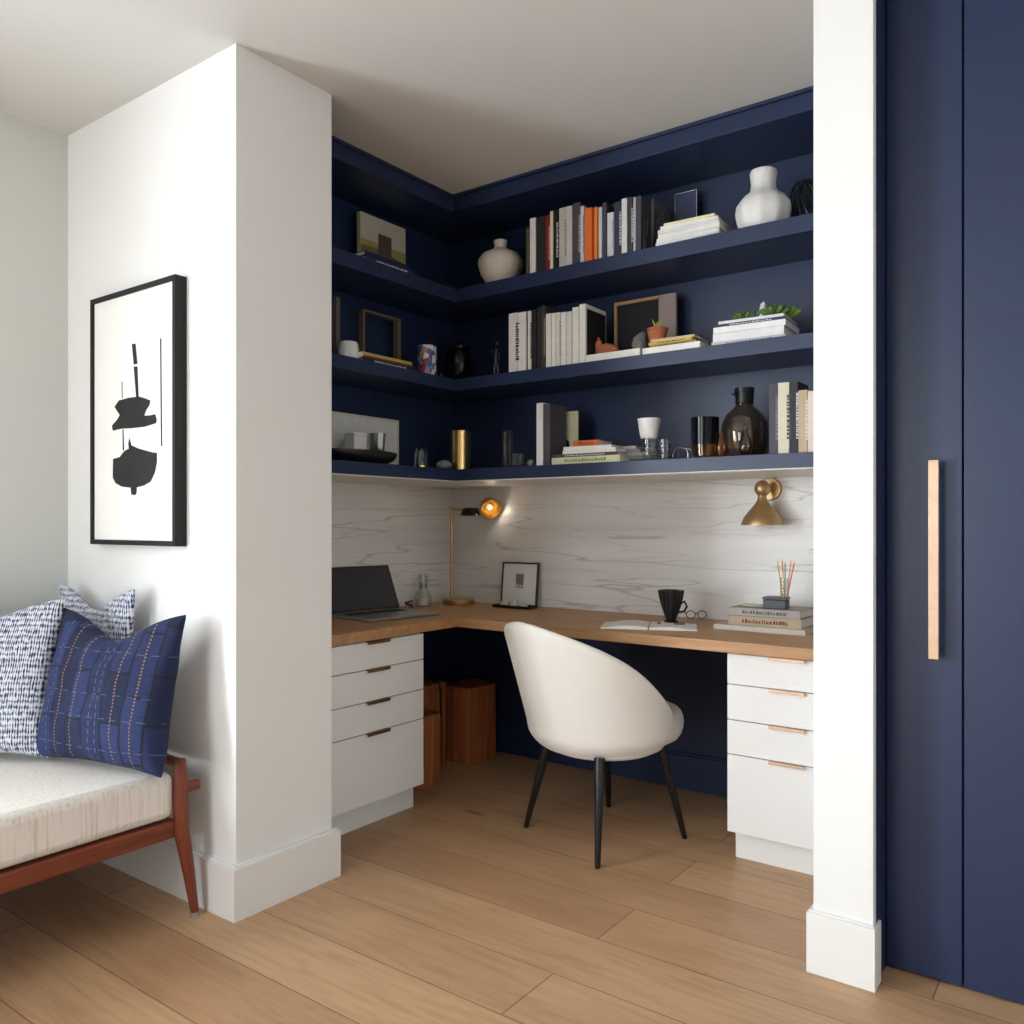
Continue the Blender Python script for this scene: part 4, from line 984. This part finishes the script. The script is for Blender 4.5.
for x, y in ((fx0+.002, ye+.012), (-3.155, ye+.012), (fx0+.002, -.77), (-3.155, -.77)):
    sx = .018 if x > -3 else 0; sy = .035 if y > 0 else -.035
    pts = [(x+sx, y+sy, .014), (x+sx*.6, y+sy*.55, .14), (x, y, .28), (x-.004, y, .42), (x-.006, y, .49)]
    lg = finish('leg', L_(G().tube(pts, [.0125,.018,.024,.022,.017], 18)), M['walnutz'], t)
    f = finish('glide', L_(G().tube([(x+sx, y+sy, .0), (x+sx, y+sy, .0145)], [.013,.0125], 16)), C(150,140,130), lg); f['label'] = 'grey foot glide'
finish('arm_rail', L_(G().tube([(fx0-.004, ye+.012, .478), (-2.78, ye+.016, .482), (-3.15, ye+.012, .478)], .015, 14)), M['walnut'], t)
finish('rail_end', L_(G().box(fx0-.012, fx0+.012, ye+.02, ye+.075, .385, .415)), M['walnut'], t, bevel=.005)

def pillow(name, label, loc, rot, w, h, th, mat, chop, group=None, seed=1, flop=0):
    n = 30; bm = bmesh.new(); grid = [{}, {}]
    for sd in (0, 1):
        for i in range(n+1):
            for j in range(n+1):
                if sd and (i in (0,n) or j in (0,n)): grid[1][i,j] = grid[0][i,j]; continue
                u, v = -1+2*i/n, -1+2*j/n
                x = w/2*u*(1-.10*(1-v*v)*abs(u)); z = h/2*v*(1-.08*(1-u*u)*abs(v))
                if v > 0: z -= chop*math.exp(-(u/.5)**2)*v**1.5
                y = th/2*((1-u*u)*(1-v*v))**.42*(1-.25*v)
                y *= 1+.18*noise.noise(Vector((u*1.6+seed, v*1.6, sd*3)))
                y += .010*noise.noise(Vector((u*4+seed, v*4, sd*5)))*(1-abs(u))**.3
                if sd: y = -y
                if v > 0: y += flop*v*v*math.exp(-((abs(u)-.6)/.5)**2)-flop*.3*v
                grid[sd][i,j] = bm.verts.new((x, y, z+h/2))
    for sd in (0, 1):
        for i in range(n):
            for j in range(n):
                q = [grid[sd][i,j], grid[sd][i+1,j], grid[sd][i+1,j+1], grid[sd][i,j+1]]
                bm.faces.new(q if sd else q[::-1])
    g = G(); g.bm.free(); g.bm = bm
    o = finish(name, g, mat, loc=loc, smooth=80, subsurf=1); o.rotation_euler = rot
    return tag(o, label, 'cushion', group)
GC = 'cushions on the daybed'
pillow('throw_pillow', 'blue and white woven cushion furthest back, mostly hidden behind the navy one', (-2.92, 1.500, .460), (-.03, 0, .0), .52, .55, .11, M['woven'], .07, GC, 3)
pillow('throw_pillow', 'large pale blue and white woven cushion at the far left of the daybed', (-2.975, 1.15, .462), (-.20, 0, math.radians(34)), .50, .53, .15, M['woven'], .05, GC, 7, .0)
pillow('throw_pillow', 'navy patchwork cushion with stitched dashes in front on the daybed', (-2.570, 1.335, .458), (-.20, 0, math.radians(12)), .56, .50, .17, M['patch'], .085, GC, 5)

# ------------------------------------------------------------------ picture on the pier
yw = PY0; yf_ = 1.543
a, b = onY(90, 300, yf_), onY(175, 274, yf_); zb_ = onY(175.5, 546.5, yf_).z; ztop = (a.z+b.z)/2
t = thing('framed_artwork', 'tall black-framed abstract ink print on the white wall above the daybed', 'artwork', ((a.x+b.x)/2, yf_, zb_))
w = b.x-a.x; H = ztop-zb_; k = .017; dpf = yw-yf_-.001
finish('frame_border', G().box(-w/2,-w/2+k,0,dpf,0,H).box(w/2-k,w/2,0,dpf,0,H).box(-w/2+k,w/2-k,0,dpf,0,k).box(-w/2+k,w/2-k,0,dpf,H-k,H), M['blackmatt'], t, bevel=.001)
finish('print', G().box(-w/2+k, w/2-k, .008, .02, k, H-k), M['artpaper'], t)
def sw(px, py):   # a spot on the print, in its own frame
    q = onY(60+px/3.303, 250+py/3.303, yf_+.008); return (q.x-(a.x+b.x)/2, q.z-zb_)
def blob(name, pts, lbl=None):
    g = G(); P2 = [sw(*p) for p in pts]; c = (sum(p[0] for p in P2)/len(P2), sum(p[1] for p in P2)/len(P2))
    o = finish(name, g.prism(P2, -.0006, .0012, Matrix(((1,0,0,0),(0,0,-1,.0082),(0,1,0,0),(0,0,0,1)))), M['inks'], t, smooth=10); return o
blob('upper_brush_shape', [(181,518),(195,497),(228,488),(262,484),(282,490),(299,497),(296,512),(285,530),(279,547),(300,546),(315,542),(320,560),(318,572),(280,584),(235,589),(205,590),(175,597),(172,580),(190,560),(198,545),(190,533)])
blob('lower_brush_shape', [(176,690),(198,684),(212,665),(228,656),(226,640),(230,622),(236,645),(258,655),(290,664),(305,668),(321,670),(321,700),(314,735),(300,765),(278,778),(254,784),(253,803),(248,810),(236,808),(234,785),(205,782),(184,770),(175,752)])
blob('vertical_stroke', [(238,310),(250,310),(256,376),(244,378)]); blob('vertical_stroke', [(244,385),(256,385),(260,484),(252,486)])
blob('thin_line', [(331,292),(335,292),(338,648),(334,648)]); blob('thin_line', [(204,435),(206,435),(207,490),(205,490)]); blob('thin_line', [(207,592),(210,592),(212,662),(208,662)])

# ------------------------------------------------------------------ light
def area(name, loc, rot, sx, sy, power, colr):
    l = bpy.data.lights.new(name, 'AREA'); l.shape = 'RECTANGLE'; l.size = sx; l.size_y = sy; l.energy = power; l.color = colr
    o = bpy.data.objects.new(name, l); col.objects.link(o); o.location = loc; o.rotation_euler = rot; return o
for i, o in enumerate(WL):
    area('window_daylight', (LW-.14, (o[0]+o[1])/2, (o[2]+o[3])/2), (0, -PI/2, 0), o[3]-o[2], o[1]-o[0], (50, 225)[i], (.86,.93,1))
o = WB[0]
area('window_daylight', ((o[0]+o[1])/2, -3.64, (o[2]+o[3])/2), (PI/2, 0, 0), o[1]-o[0], o[3]-o[2], 80, (.90,.95,1))
area('window_daylight', (2.64, (WR_FILL[0][0]+WR_FILL[0][1])/2, (WR_FILL[0][2]+WR_FILL[0][3])/2), (0, PI/2, 0), WR_FILL[0][3]-WR_FILL[0][2], WR_FILL[0][1]-WR_FILL[0][0], 18, (.90,.95,1))  # added weak fill lamp behind the invented right-hand window
pl = bpy.data.lights.new('lamp_glow', 'POINT'); pl.energy = .22; pl.color = (1,.90,.76); pl.shadow_soft_size = .02
po = bpy.data.objects.new('lamp_glow', pl); col.objects.link(po); po.location = Vector(LAMP)
wd = bpy.data.worlds.new('World'); bpy.context.scene.world = wd; wd.use_nodes = True
nt = wd.node_tree; bg = nt.nodes['Background']
sky = nt.nodes.new('ShaderNodeTexSky'); sky.sky_type = 'NISHITA'; sky.sun_disc = False; sky.sun_elevation = math.radians(35)
nt.links.new(sky.outputs[0], bg.inputs[0]); bg.inputs[1].default_value = .15
# ------------------------------------------------------------------ camera
cam = bpy.data.cameras.new('camera'); cam.sensor_fit = 'HORIZONTAL'; cam.sensor_width = 36; cam.lens = 36*F/1024; cam.shift_y = (CY-512)/1024
cam.clip_start = .02
co_ = bpy.data.objects.new('camera', cam); col.objects.link(co_); co_.location = (0,0,CH); co_.rotation_euler = (PI/2, 0, YAW)
sc = bpy.context.scene; sc.camera = co_
sc.view_settings.view_transform = 'Standard'; sc.view_settings.look = 'None'; sc.view_settings.gamma = 1; sc.view_settings.use_curve_mapping = False
sc.view_settings.exposure = .06
